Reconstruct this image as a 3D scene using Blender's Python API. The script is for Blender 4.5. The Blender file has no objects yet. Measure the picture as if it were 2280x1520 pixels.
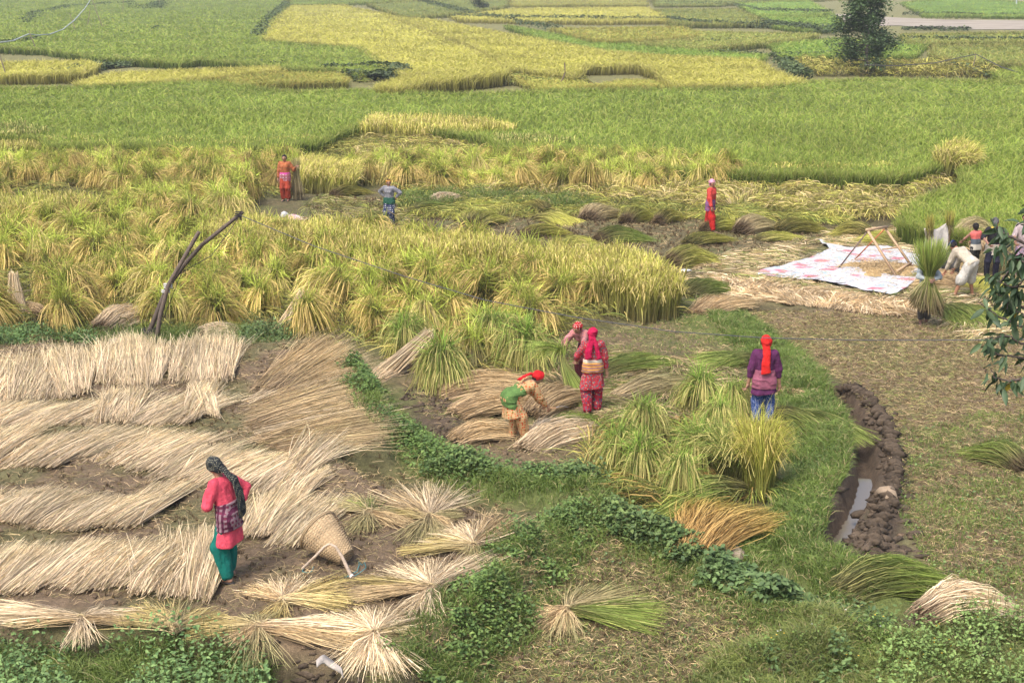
import bpy, math, random
import numpy as np
from mathutils import Vector, Matrix
R = math.radians
sc = bpy.context.scene
# ---------------------------------------------------------------- camera, sky, sun, exposure
HC = 8.15                    # camera height above the paddies, metres
F = 3167.0                   # focal length in photo pixels (photo 2280 wide, 50 mm)
TH = math.atan(840.0 / F)    # downward pitch
cam_d = bpy.data.cameras.new('camera'); cam = bpy.data.objects.new('camera', cam_d)
sc.collection.objects.link(cam); sc.camera = cam
cam_d.sensor_width = 36; cam_d.lens = 36 * F / 2280; cam_d.clip_start = .1; cam_d.clip_end = 5000
cam.location = (0, 0, HC); cam.rotation_euler = (math.pi / 2 - TH, 0, 0)
w = bpy.data.worlds.new('World'); sc.world = w; w.use_nodes = True
wn = w.node_tree.nodes; wl = w.node_tree.links
SUN_EL, SUN_ROT = 58, 215
sky = wn.new('ShaderNodeTexSky'); sky.sky_type = 'NISHITA'; sky.sun_disc = False
sky.sun_elevation = R(SUN_EL); sky.sun_rotation = R(SUN_ROT); sky.air_density = 1.0; sky.dust_density = 6.0; sky.ozone_density = .6
bg = wn['Background']; bg.inputs[1].default_value = .135
wl.new(sky.outputs[0], bg.inputs[0])
sun_d = bpy.data.lights.new('sun', 'SUN'); sun = bpy.data.objects.new('sun', sun_d); sc.collection.objects.link(sun)
sun_d.energy = 1.5; sun_d.angle = R(16); sun_d.color = (1, .95, .87)
_a, _e = R(SUN_ROT), R(SUN_EL)
sun.rotation_euler = Vector((math.sin(_a) * math.cos(_e), math.cos(_a) * math.cos(_e), math.sin(_e))).to_track_quat('Z', 'Y').to_euler()
sun.location = (0, -10, 40)
sc.view_settings.view_transform = 'Standard'; sc.view_settings.look = 'None'
sc.view_settings.exposure = 1.06; sc.view_settings.gamma = 1
sc.render.engine = 'CYCLES'
sc.cycles.max_bounces = 5; sc.cycles.diffuse_bounces = 3; sc.cycles.transmission_bounces = 3; sc.cycles.volume_bounces = 0
sc.cycles.use_denoising = True; sc.cycles.volume_step_rate = 4

# ---------------------------------------------------------------- photo pixel <-> ground
def ray(u, v):
    a = (np.asarray(u, float) - 1140) / F; b = -(np.asarray(v, float) - 760) / F
    return a, math.cos(TH) + b * math.sin(TH), -math.sin(TH) + b * math.cos(TH)
def G(u, v, z=0.0):
    dx, dy, dz = ray(u, v)
    t = (HC - z) / np.maximum(-dz, 1e-3)
    return np.stack([dx * t, dy * t, np.zeros_like(t) + z], -1)
def at(u, v, y):             # the point at ground distance y seen at a pixel
    dx, dy, dz = ray(u, v); t = y / dy
    return Vector((float(dx * t), float(y), float(HC + dz * t)))
def PX(P):                   # world -> photo pixel
    P = np.asarray(P, float); y, z = P[..., 1], P[..., 2] - HC
    f = y * math.cos(TH) - z * math.sin(TH); up = y * math.sin(TH) + z * math.cos(TH)
    return 1140 + F * P[..., 0] / f, 760 - F * up / f

# ---------------------------------------------------------------- noise
def _h(i, j, k, s):
    n = (i * 374761393 + j * 668265263 + k * 2147483647 + s * 974634777) & 0xffffffff
    n = ((n ^ (n >> 13)) * 1274126177) & 0xffffffff
    return ((n ^ (n >> 16)) & 0xffff) / 65535.0
def vn(x, y, z=None, s=0):
    x = np.asarray(x, float); y = np.asarray(y, float); z = np.zeros_like(x) if z is None else np.asarray(z, float)
    i, j, k = [np.floor(q).astype(np.int64) for q in (x, y, z)]
    fx, fy, fz = x - i, y - j, z - k
    fx, fy, fz = [q * q * (3 - 2 * q) for q in (fx, fy, fz)]
    r = 0
    for a in (0, 1):
        for b in (0, 1):
            for c in (0, 1):
                r = r + _h(i + a, j + b, k + c, s) * (fx if a else 1 - fx) * (fy if b else 1 - fy) * (fz if c else 1 - fz)
    return r
def vn2(x, y, s=0):
    x = np.asarray(x, float); y = np.asarray(y, float)
    i, j = np.floor(x).astype(np.int64), np.floor(y).astype(np.int64)
    fx, fy = x - i, y - j; fx = fx * fx * (3 - 2 * fx); fy = fy * fy * (3 - 2 * fy)
    return (_h(i, j, 0, s) * (1 - fx) + _h(i + 1, j, 0, s) * fx) * (1 - fy) + (_h(i, j + 1, 0, s) * (1 - fx) + _h(i + 1, j + 1, 0, s) * fx) * fy
def fbm(x, y, o=3, s=0):
    r = 0; a = .5
    for q in range(o):
        r = r + a * vn2(x * 2 ** q, y * 2 ** q, s + q); a *= .5
    return r / (1 - .5 ** o)
def lerp(a, b, t):
    t = np.asarray(t)
    if t.ndim and np.ndim(a) and np.shape(a)[-1] == 3: t = t[..., None]
    return a + (b - a) * t
def C(*v): return np.array(v, float)

# ---------------------------------------------------------------- polygons and lines (2-D)
def inside(P, poly):
    x, y = P[:, 0], P[:, 1]; poly = np.asarray(poly, float)[:, :2]; r = np.zeros(len(P), bool); n = len(poly)
    for i in range(n):
        x0, y0 = poly[i]; x1, y1 = poly[(i + 1) % n]
        if y0 == y1: continue
        c = (y0 > y) != (y1 > y)
        r ^= c & (x < (x1 - x0) * (y - y0) / (y1 - y0) + x0)
    return r
def dist(P, line, closed=False):
    L = np.asarray(line, float)[:, :2]
    if closed: L = np.vstack([L, L[:1]])
    d = np.full(len(P), 1e9)
    for a, b in zip(L[:-1], L[1:]):
        ab = b - a; t = np.clip(((P - a) @ ab) / max(ab @ ab, 1e-9), 0, 1)
        q = P - (a + t[:, None] * ab); d = np.minimum(d, np.sqrt((q * q).sum(1)))
    return d
def sd(P, poly):
    d = dist(P, poly, True); return np.where(inside(P, poly), -d, d)
def sm(x): x = np.clip(x, 0, 1); return x * x * (3 - 2 * x)
def gp(px, z=0.0):           # list of pixels -> ground polygon
    px = np.array(px, float); return G(px[:, 0], px[:, 1], z)[:, :2]
def in_poly(n, poly, rng):   # n random points inside a polygon
    poly = np.asarray(poly, float)[:, :2]; lo, hi = poly.min(0), poly.max(0); out = []; m = 0
    for _ in range(60):
        q = lo + rng.random((n * 2 + 16, 2)) * (hi - lo); q = q[inside(q, poly)]; out.append(q); m += len(q)
        if m >= n: break
    return np.concatenate(out)[:n]
def along(line, n, rng, width):   # random points within width of a polyline
    L = np.asarray(line, float)[:, :2]; seg = np.sqrt(((L[1:] - L[:-1]) ** 2).sum(1)); c = np.concatenate([[0], np.cumsum(seg)])
    t = rng.random(n) * c[-1]; k = np.clip(np.searchsorted(c, t) - 1, 0, len(seg) - 1)
    f = (t - c[k]) / seg[k]; p = L[k] + (L[k + 1] - L[k]) * f[:, None]
    d = (L[k + 1] - L[k]) / seg[k][:, None]; nrm = np.stack([-d[:, 1], d[:, 0]], 1)
    return p + nrm * (rng.normal(0, .45, n).clip(-1, 1) * width)[:, None]

# ---------------------------------------------------------------- mesh building
def link(o, parent=None):
    sc.collection.objects.link(o)
    if parent is not None: o.parent = parent
    return o
def mesh(name, V, faces, col=None, mat=None, smooth=False):
    """faces: list of (n,3) / (n,4) integer arrays"""
    V = np.asarray(V, np.float32); me = bpy.data.meshes.new(name)
    faces = [np.asarray(f, np.int32) for f in (faces if isinstance(faces, list) else [faces]) if len(f)]
    me.vertices.add(len(V)); me.vertices.foreach_set('co', V.ravel())
    loops = np.concatenate([f.ravel() for f in faces]); tot = np.concatenate([np.full(len(f), f.shape[1], np.int32) for f in faces])
    me.loops.add(len(loops)); me.loops.foreach_set('vertex_index', loops)
    me.polygons.add(len(tot)); me.polygons.foreach_set('loop_start', np.concatenate([[0], np.cumsum(tot)[:-1]]).astype(np.int32))
    me.polygons.foreach_set('loop_total', tot)
    if smooth: me.polygons.foreach_set('use_smooth', np.ones(len(tot), bool))
    me.update(calc_edges=True)
    if col is not None:
        a = me.color_attributes.new('Col', 'FLOAT_COLOR', 'POINT')
        c = np.ones((len(V), 4), np.float32); c[:, :3] = col; a.data.foreach_set('color', c.ravel())
    if mat is not None: me.materials.append(mat)
    return me
def obj(name, me, parent=None, loc=None, rz=0.0):
    o = bpy.data.objects.new(name, me); link(o, parent)
    if loc is not None: o.location = loc
    o.rotation_euler.z = rz
    return o
def tag(o, label=None, cat=None, group=None, kind=None):
    if label: o['label'] = label
    if cat: o['category'] = cat
    if group: o['group'] = group
    if kind: o['kind'] = kind
    return o
def empty(name, loc, rz=0.0):
    o = bpy.data.objects.new(name, None); link(o); o.location = loc; o.rotation_euler.z = rz; o.empty_display_size = .2; return o
class Acc:                   # collects geometry into one mesh
    def __init__(s): s.V = []; s.F3 = []; s.F4 = []; s.C = []; s.n = 0
    def add(s, V, F, col):
        V = np.asarray(V, float).reshape(-1, 3); F = np.asarray(F, np.int64)
        c = np.asarray(col, float); c = np.broadcast_to(c, (len(V), 3)) if c.ndim == 1 else c.reshape(-1, 3)
        s.V.append(V); s.C.append(c); (s.F3 if F.shape[1] == 3 else s.F4).append(F + s.n); s.n += len(V)
    def build(s, name, mat, origin=None, smooth=False):
        V = np.concatenate(s.V)
        if origin is not None: V = V - np.asarray(origin, float)
        return mesh(name, V, [np.concatenate(f) for f in (s.F3, s.F4) if f], np.concatenate(s.C), mat, smooth)
def bez(P0, P1, P2, P3, K):
    t = np.linspace(0, 1, K)[None, :, None]; P0, P1, P2, P3 = [p[:, None, :] for p in (P0, P1, P2, P3)]
    return (1 - t) ** 3 * P0 + 3 * (1 - t) ** 2 * t * P1 + 3 * (1 - t) * t * t * P2 + t ** 3 * P3
def ribbons(acc, P, W, col, rng, flat=.0):
    """P (N,K,3) centre lines, W (N,K) widths, col (N,K,3): blades, stalks, leaves"""
    N, K, _ = P.shape; T = P[:, -1] - P[:, 0]; T = T / (np.linalg.norm(T, axis=1, keepdims=True) + 1e-9)
    rv = rng.normal(size=(N, 3)); rv[:, 2] *= (1 - flat)
    S = np.cross(T, rv); S /= (np.linalg.norm(S, axis=1, keepdims=True) + 1e-9); S = S[:, None, :]
    if np.ndim(W) == 1: W = W[:, None] * np.linspace(1, .55, K)[None]
    A = P - S * W[..., None] / 2; B = P + S * W[..., None] / 2
    V = np.stack([A, B], 2).reshape(-1, 3); i = (np.arange(N)[:, None] * K + np.arange(K - 1)[None]).ravel() * 2
    Fc = np.stack([i, i + 1, i + 3, i + 2], 1); c = np.repeat(np.broadcast_to(col, (N, K, 3)).reshape(-1, 3), 2, 0)
    acc.add(V, Fc, c)
def tube(acc, pts, rad, col, n=8, cap=True):
    pts = np.asarray(pts, float); K = len(pts); rad = np.broadcast_to(rad, K)
    T = np.gradient(pts, axis=0); T /= (np.linalg.norm(T, axis=1, keepdims=True) + 1e-9)
    ref = np.array([0, 0, 1.]) if abs(T[0, 2]) < .9 else np.array([1., 0, 0])
    A = np.cross(T, ref); A /= (np.linalg.norm(A, axis=1, keepdims=True) + 1e-9); B = np.cross(T, A)
    th = np.linspace(0, 2 * np.pi, n, endpoint=False)
    V = pts[:, None] + rad[:, None, None] * (np.cos(th)[None, :, None] * A[:, None] + np.sin(th)[None, :, None] * B[:, None])
    i = np.arange(K - 1)[:, None] * n; j = np.arange(n)[None]; j2 = (j + 1) % n
    Fc = np.stack([(i + j), (i + j2), (i + n + j2), (i + n + j)], -1).reshape(-1, 4)
    V = V.reshape(-1, 3); acc.add(V, Fc, col if np.ndim(col) == 1 else np.repeat(col, n, 0))
    if cap:
        for e, q in ((0, 0), (K - 1, (K - 1) * n)):
            Vc = np.vstack([V[q:q + n], pts[e]]); f = np.stack([np.arange(n), (np.arange(n) + 1) % n, np.full(n, n)], 1)
            acc.add(Vc, f if e else f[:, ::-1], col if np.ndim(col) == 1 else col[e])
def box(acc, a, b, w, t, col, up=(0, 0, 1)):   # a beam from a to b
    a, b = np.array(a, float), np.array(b, float); d = (b - a) / np.linalg.norm(b - a)
    s = np.cross(d, up); s /= np.linalg.norm(s); u = np.cross(s, d)
    V = [p + s * i * w / 2 + u * j * t / 2 for p in (a, b) for i, j in ((-1, -1), (1, -1), (1, 1), (-1, 1))]
    acc.add(V, [(0, 1, 2, 3), (7, 6, 5, 4), (0, 4, 5, 1), (1, 5, 6, 2), (2, 6, 7, 3), (3, 7, 4, 0)], col)

# ---------------------------------------------------------------- materials
def mat(name):
    m = bpy.data.materials.new(name); m.use_nodes = True; n = m.node_tree.nodes; return m, n, m.node_tree.links, n['Principled BSDF']
def nz(n, l, scale, detail=3, rough=.6, vec=None):
    t = n.new('ShaderNodeTexNoise'); t.inputs['Scale'].default_value = scale; t.inputs['Detail'].default_value = detail; t.inputs['Roughness'].default_value = rough
    if vec is not None: l.new(vec, t.inputs['Vector'])
    return t
def ramp(n, l, fac, stops):
    r = n.new('ShaderNodeValToRGB'); e = r.color_ramp.elements
    while len(e) < len(stops): e.new(.5)
    for q, (p, c) in zip(e, stops): q.position = p; q.color = (*c, 1) if len(c) == 3 else c
    l.new(fac, r.inputs[0]); return r
def plant_mat(name, spec=.25, trans=.25, var=.35, scale=.6):
    m, n, l, p = mat(name)
    a = n.new('ShaderNodeAttribute'); a.attribute_name = 'Col'
    g = n.new('ShaderNodeNewGeometry'); t = nz(n, l, scale, 4, .7, g.outputs['Position'])
    mr = n.new('ShaderNodeMapRange'); mr.inputs[1].default_value = .3; mr.inputs[2].default_value = .7
    mr.inputs[3].default_value = 1 - var; mr.inputs[4].default_value = 1 + var; l.new(t.outputs[0], mr.inputs[0])
    o = n.new('ShaderNodeObjectInfo'); m2 = n.new('ShaderNodeMapRange'); m2.inputs[3].default_value = .88; m2.inputs[4].default_value = 1.12
    l.new(o.outputs['Random'], m2.inputs[0])
    mu = n.new('ShaderNodeMath'); mu.operation = 'MULTIPLY'; l.new(mr.outputs[0], mu.inputs[0]); l.new(m2.outputs[0], mu.inputs[1])
    v = n.new('ShaderNodeVectorMath'); v.operation = 'SCALE'; l.new(a.outputs['Color'], v.inputs[0]); l.new(mu.outputs[0], v.inputs['Scale'])
    l.new(v.outputs[0], p.inputs['Base Color']); p.inputs['Roughness'].default_value = .65; p.inputs['Specular IOR Level'].default_value = spec
    tr = n.new('ShaderNodeBsdfTranslucent'); l.new(v.outputs[0], tr.inputs[0]); mx = n.new('ShaderNodeMixShader'); mx.inputs[0].default_value = trans
    l.new(p.outputs[0], mx.inputs[1]); l.new(tr.outputs[0], mx.inputs[2]); l.new(mx.outputs[0], n['Material Output'].inputs[0])
    return m
M_rice = plant_mat('rice_plant'); M_leaf = plant_mat('broad_leaf', .5, .2, .25, 1.2); M_straw = plant_mat('dry_straw', .2, .12, .2, .9)
M_field = plant_mat('field_rice', .1, .2, .22, .12)
def ground_mat():
    m, n, l, p = mat('field_soil')
    a = n.new('ShaderNodeAttribute'); a.attribute_name = 'Col'; g = n.new('ShaderNodeNewGeometry'); P = g.outputs['Position']
    t1 = nz(n, l, 9, 8, .7, P); t2 = nz(n, l, 55, 4, .7, P); t3 = nz(n, l, 1.3, 4, .6, P)
    def sc_(t, lo, hi, a0=.3, a1=.7):
        r = n.new('ShaderNodeMapRange'); r.inputs[1].default_value = a0; r.inputs[2].default_value = a1; r.inputs[3].default_value = lo; r.inputs[4].default_value = hi
        l.new(t.outputs[0], r.inputs[0]); return r.outputs[0]
    def mul(x, y):
        q = n.new('ShaderNodeMath'); q.operation = 'MULTIPLY'; l.new(x, q.inputs[0]); l.new(y, q.inputs[1]); return q.outputs[0]
    f = mul(mul(sc_(t1, .6, 1.45), sc_(t2, .7, 1.3)), sc_(t3, .85, 1.15))
    v = n.new('ShaderNodeVectorMath'); v.operation = 'SCALE'; l.new(a.outputs['Color'], v.inputs[0]); l.new(f, v.inputs['Scale'])
    l.new(v.outputs[0], p.inputs['Base Color']); p.inputs['Roughness'].default_value = .85; p.inputs['Specular IOR Level'].default_value = .25
    b = n.new('ShaderNodeBump'); b.inputs['Strength'].default_value = .7; b.inputs['Distance'].default_value = .05
    ad = n.new('ShaderNodeMath'); l.new(t1.outputs[0], ad.inputs[0]); l.new(t2.outputs[0], ad.inputs[1]); l.new(ad.outputs[0], b.inputs['Height']); l.new(b.outputs[0], p.inputs['Normal'])
    return m
M_soil = ground_mat()
def vcol_mat(name, rough=.7, spec=.3, nscale=30, var=.2, bump=.2, dist_=.01):
    m, n, l, p = mat(name); a = n.new('ShaderNodeAttribute'); a.attribute_name = 'Col'
    tc = n.new('ShaderNodeTexCoord'); t = nz(n, l, nscale, 5, .65, tc.outputs['Object'])
    r = n.new('ShaderNodeMapRange'); r.inputs[1].default_value = .3; r.inputs[2].default_value = .7; r.inputs[3].default_value = 1 - var; r.inputs[4].default_value = 1 + var
    l.new(t.outputs[0], r.inputs[0]); v = n.new('ShaderNodeVectorMath'); v.operation = 'SCALE'; l.new(a.outputs['Color'], v.inputs[0]); l.new(r.outputs[0], v.inputs['Scale'])
    l.new(v.outputs[0], p.inputs['Base Color']); p.inputs['Roughness'].default_value = rough; p.inputs['Specular IOR Level'].default_value = spec
    b = n.new('ShaderNodeBump'); b.inputs['Strength'].default_value = bump; b.inputs['Distance'].default_value = dist_; l.new(t.outputs[0], b.inputs['Height']); l.new(b.outputs[0], p.inputs['Normal'])
    return m
M_wood = vcol_mat('weathered_wood', .75, .3, 25, .3, .4); M_mud = vcol_mat('mud', .8, .3, 14, .35, .8, .03)
M_misc = vcol_mat('rough_matter', .7, .3, 30, .15, .2); M_skin = vcol_mat('skin', .5, .35, 60, .06, .05)

# ---------------------------------------------------------------- ground heights
ZT = .45                                            # the threshing terrace, lower left
TER = gp([(-900, 765), (330, 758), (560, 762), (700, 745), (790, 800), (845, 880), (870, 990), (780, 1010), (830, 1060), (980, 1100), (1180, 1150), (1200, 1200), (1110, 1320), (960, 1420),
          (870, 1500), (760, 1470), (620, 1450), (430, 1425), (200, 1405), (-900, 1395)], ZT)
DITCH = gp([(1858, 858), (1900, 920), (1925, 985), (1928, 1050), (1905, 1110), (1872, 1165), (1850, 1225)])
RIDGE = gp([(1878, 862), (1935, 905), (1975, 960), (1993, 1030), (1990, 1100), (1972, 1150), (1945, 1200), (1945, 1245)])
BUND_A = gp([(790, 840), (850, 930), (960, 1010), (1100, 1060), (1290, 1085), (1400, 1165), (1560, 1240), (1700, 1330), (1850, 1400), (2000, 1440)], .22)
BUND_B = gp([(1290, 1110), (1215, 1175), (1140, 1290), (1040, 1380), (930, 1480)], .42)
BUND_C = gp([(1545, 690), (1700, 770), (1790, 850), (1850, 930), (1868, 1020), (1850, 1100), (1790, 1190), (1860, 1270), (1960, 1320)], .12)
WEEDY = gp([(1560, 690), (1740, 770), (1862, 880), (1885, 985), (1882, 1060), (1850, 1140), (1820, 1210), (1700, 1240), (1720, 1140), (1765, 980), (1735, 880), (1640, 790)])
RIGHTFIELD = gp([(1700, 700), (2600, 650), (2700, 1330), (2100, 1300), (2010, 1240), (1990, 1100), (2000, 1000), (1880, 860)])
MIDFIELD = gp([(900, 850), (1560, 690), (1700, 790), (1760, 900), (1740, 1100), (1600, 1200), (1300, 1080), (1000, 990)])
FRONTGREEN = gp([(-300, 1478), (430, 1500), (640, 1540), (640, 1700), (-300, 1700)])
FRONTRIGHT = gp([(1500, 1560), (1700, 1480), (1860, 1410), (2060, 1420), (2280, 1370), (2600, 1330), (2600, 1750), (1500, 1750)])
MOUNDS = [(gp([(p[0], p[1])])[0], r, hh) for p, r, hh in [((2130, 1400), .75, .28), ((1800, 1500), .75, .3), ((980, 945), .9, .12), ((1345, 1125), .8, .15), ((1620, 1240), .5, .12), ((1690, 1500), .5, .2)]]
def height(x, y, fine=True):
    x = np.asarray(x, float); y = np.asarray(y, float); sh = x.shape; P = np.stack([x.ravel(), y.ravel()], 1); z = np.zeros(len(P))
    near = P[:, 1] < 64
    Q = P[near]; h = np.zeros(len(Q))
    h += ZT * sm(.5 - sd(Q, TER) / .5)
    for L, wd, hh in ((BUND_A, .55, .2), (BUND_B, .55, .22), (BUND_C, .7, .14)): h = np.maximum(h, hh * sm(1 - dist(Q, L) / wd) + np.minimum(h, .3))
    dr = dist(Q, RIDGE); lump = .6 + .8 * vn2(Q[:, 0] * 5, Q[:, 1] * 5, 9)
    h += .13 * sm(1 - dr / .26) * lump
    dd = dist(Q, DITCH); h -= .42 * sm(1.45 - dd / .165)
    for c, r, hh in MOUNDS:
        q = np.sqrt(((Q - c) ** 2).sum(1)); h += hh * sm(1 - q / r) * (.6 + .8 * vn2(Q[:, 0] * 6, Q[:, 1] * 6, 4))
    if fine: h += (fbm(Q[:, 0] * 3.2, Q[:, 1] * 3.2, 3, 11) - .5) * .13 + (vn2(Q[:, 0] * 11, Q[:, 1] * 11, 5) - .5) * .045
    z[near] = h
    return z.reshape(sh)
def gz(x, y): return float(height(np.array([x]), np.array([y]))[0])
def onp(u, v, z=0.0):        # ground contact point under a pixel
    p = G(u, v, z)
    for _ in range(3): p = G(u, v, gz(p[0], p[1]))
    return Vector((float(p[0]), float(p[1]), float(p[2])))
# ================================================================ THE GROUND: one sheet out to the horizon
def build_ground():
    def spaced(pts): return np.concatenate([np.arange(a, b, s) for a, b, s in pts])
    ys = np.concatenate([spaced([(-40, 8, 4.), (8, 14, .3), (14, 36, .085), (36, 64, .2)]), 64 * 1.035 ** np.arange(0, 95)])
    xh = np.concatenate([np.arange(0, 13, .09), np.arange(13, 24, .25), 24 * 1.09 ** np.arange(0, 50)])
    xs = np.concatenate([-xh[:0:-1], xh]); X, Y = np.meshgrid(xs, ys); Z = height(X, Y)
    P = np.stack([X.ravel(), Y.ravel()], 1); n = len(P)
    mud = C(.155, .118, .078); dmud = C(.085, .062, .043); grass = C(.10, .13, .035); olive = C(.155, .15, .06); strawc = C(.27, .205, .125); green = C(.07, .10, .02)
    c = np.tile(olive, (n, 1)); near = P[:, 1] < 64; Q = P[near]; cc = np.tile(C(.105, .09, .045), (len(Q), 1))
    cc = lerp(cc, np.broadcast_to(C(.17, .125, .08), cc.shape), sm(.5 - sd(Q, RIGHTFIELD) / .8))
    cc = lerp(cc, np.broadcast_to(C(.14, .105, .062), cc.shape), sm(.5 - sd(Q, MIDFIELD) / .8))
    cc = lerp(cc, np.broadcast_to(C(.145, .105, .068), cc.shape), sm(.5 - sd(Q, TER) / .6))
    k = fbm(Q[:, 0] * .9, Q[:, 1] * .9, 4, 30); cc = lerp(cc, np.broadcast_to(C(.11, .12, .045), cc.shape), sm((k - .46) * 6) * .6)
    for L, wd in ((BUND_A, .75), (BUND_B, .7), (BUND_C, 1.0)): cc = lerp(cc, np.broadcast_to(grass, cc.shape), sm(1.3 - dist(Q, L) / wd) * .9)
    for L in (WEEDY, FRONTGREEN, FRONTRIGHT): cc = lerp(cc, np.broadcast_to(grass, cc.shape), sm(.5 - sd(Q, L) / .5) * .85)
    wet = np.maximum(sm(1.5 - dist(Q, RIDGE) / .35), sm(1.7 - dist(Q, DITCH) / .3))
    for q, r, _ in MOUNDS: wet = np.maximum(wet, sm(1.2 - np.sqrt(((Q - q) ** 2).sum(1)) / r))
    e = sd(Q, TER); wet = np.maximum(wet, sm(1 - np.abs(e - .12) / .3) * .8 * sm((17.6 - Q[:, 1]) * 2))
    cc = lerp(cc, np.broadcast_to(dmud, cc.shape), wet); c[near] = cc
    ny, nx = X.shape; i = (np.arange(ny - 1)[:, None] * nx + np.arange(nx - 1)[None]).ravel()
    me = mesh('ground', np.stack([X.ravel(), Y.ravel(), Z.ravel()], 1), np.stack([i, i + 1, i + nx + 1, i + nx], 1), c, M_soil, True)
    tag(obj('ground', me), kind='structure')
    # distant bare river flats
    for name, px in (('dry_paddy', [(1860, 32), (1990, 40), (2100, 45), (2500, 49), (2500, 67), (2110, 67), (2000, 58), (1890, 60)]), ('dirt_road', [(2050, -6), (2500, 14), (2500, 8), (2100, -14)])):
        pl = gp(px); me = mesh(name, np.c_[pl, np.full(len(pl), .05)], [], None) if 0 else None
        bm_v = [(*q, .06) for q in pl]; me = bpy.data.meshes.new(name); me.from_pydata(bm_v, [], [list(range(len(bm_v)))])
        a = me.color_attributes.new('Col', 'FLOAT_COLOR', 'POINT'); a.data.foreach_set('color', np.tile([.36, .31, .27, 1.], len(bm_v)).astype(np.float32)); me.materials.append(M_far_dirt)
        tag(obj(name, me), kind='structure')
def far_dirt():
    m, n, l, p = mat('pale_dried_mud'); g = n.new('ShaderNodeNewGeometry'); mp = n.new('ShaderNodeMapping'); mp.inputs['Scale'].default_value = (.05, .22, 1); l.new(g.outputs['Position'], mp.inputs[0])
    t = nz(n, l, 3, 6, .7, mp.outputs[0]); r = ramp(n, l, t.outputs[0], [(.3, (.12, .10, .075)), (.45, (.22, .19, .15)), (.62, (.32, .28, .23)), (.75, (.17, .15, .09))])
    l.new(r.outputs[0], p.inputs[0]); p.inputs['Roughness'].default_value = .9; return m
M_far_dirt = far_dirt()
build_ground()
def build_water():
    acc = Acc(); L = DITCH; d = np.gradient(L, axis=0); d /= np.linalg.norm(d, axis=1)[:, None]; nn = np.stack([-d[:, 1], d[:, 0]], 1)
    rng = np.random.default_rng(3); t = np.linspace(2.7, len(L) - 1, 40)
    f = lambda A: np.stack([np.interp(t, np.arange(len(L)), A[:, k]) for k in (0, 1)], 1)
    c, n2 = f(L), f(nn); A = c - n2 * .15; B = c + n2 * .15
    V = np.stack([np.c_[A, np.full(40, -.285)], np.c_[B, np.full(40, -.285)]], 1).reshape(-1, 3); i = np.arange(39) * 2
    acc.add(V, np.stack([i, i + 1, i + 3, i + 2], 1), C(.1, .09, .07))
    m, n, l, p = mat('muddy_water'); p.inputs['Base Color'].default_value = (.13, .11, .085, 1); p.inputs['Roughness'].default_value = .08; p.inputs['Specular IOR Level'].default_value = .8
    g = n.new('ShaderNodeNewGeometry'); q = nz(n, l, 14, 3, .5, g.outputs['Position']); b = n.new('ShaderNodeBump'); b.inputs['Strength'].default_value = .06; b.inputs['Distance'].default_value = .02; l.new(q.outputs[0], b.inputs['Height']); l.new(b.outputs[0], p.inputs['Normal'])
    o = obj('ditch_water', acc.build('ditch_water', m)); tag(o, kind='structure')
build_water()

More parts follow.
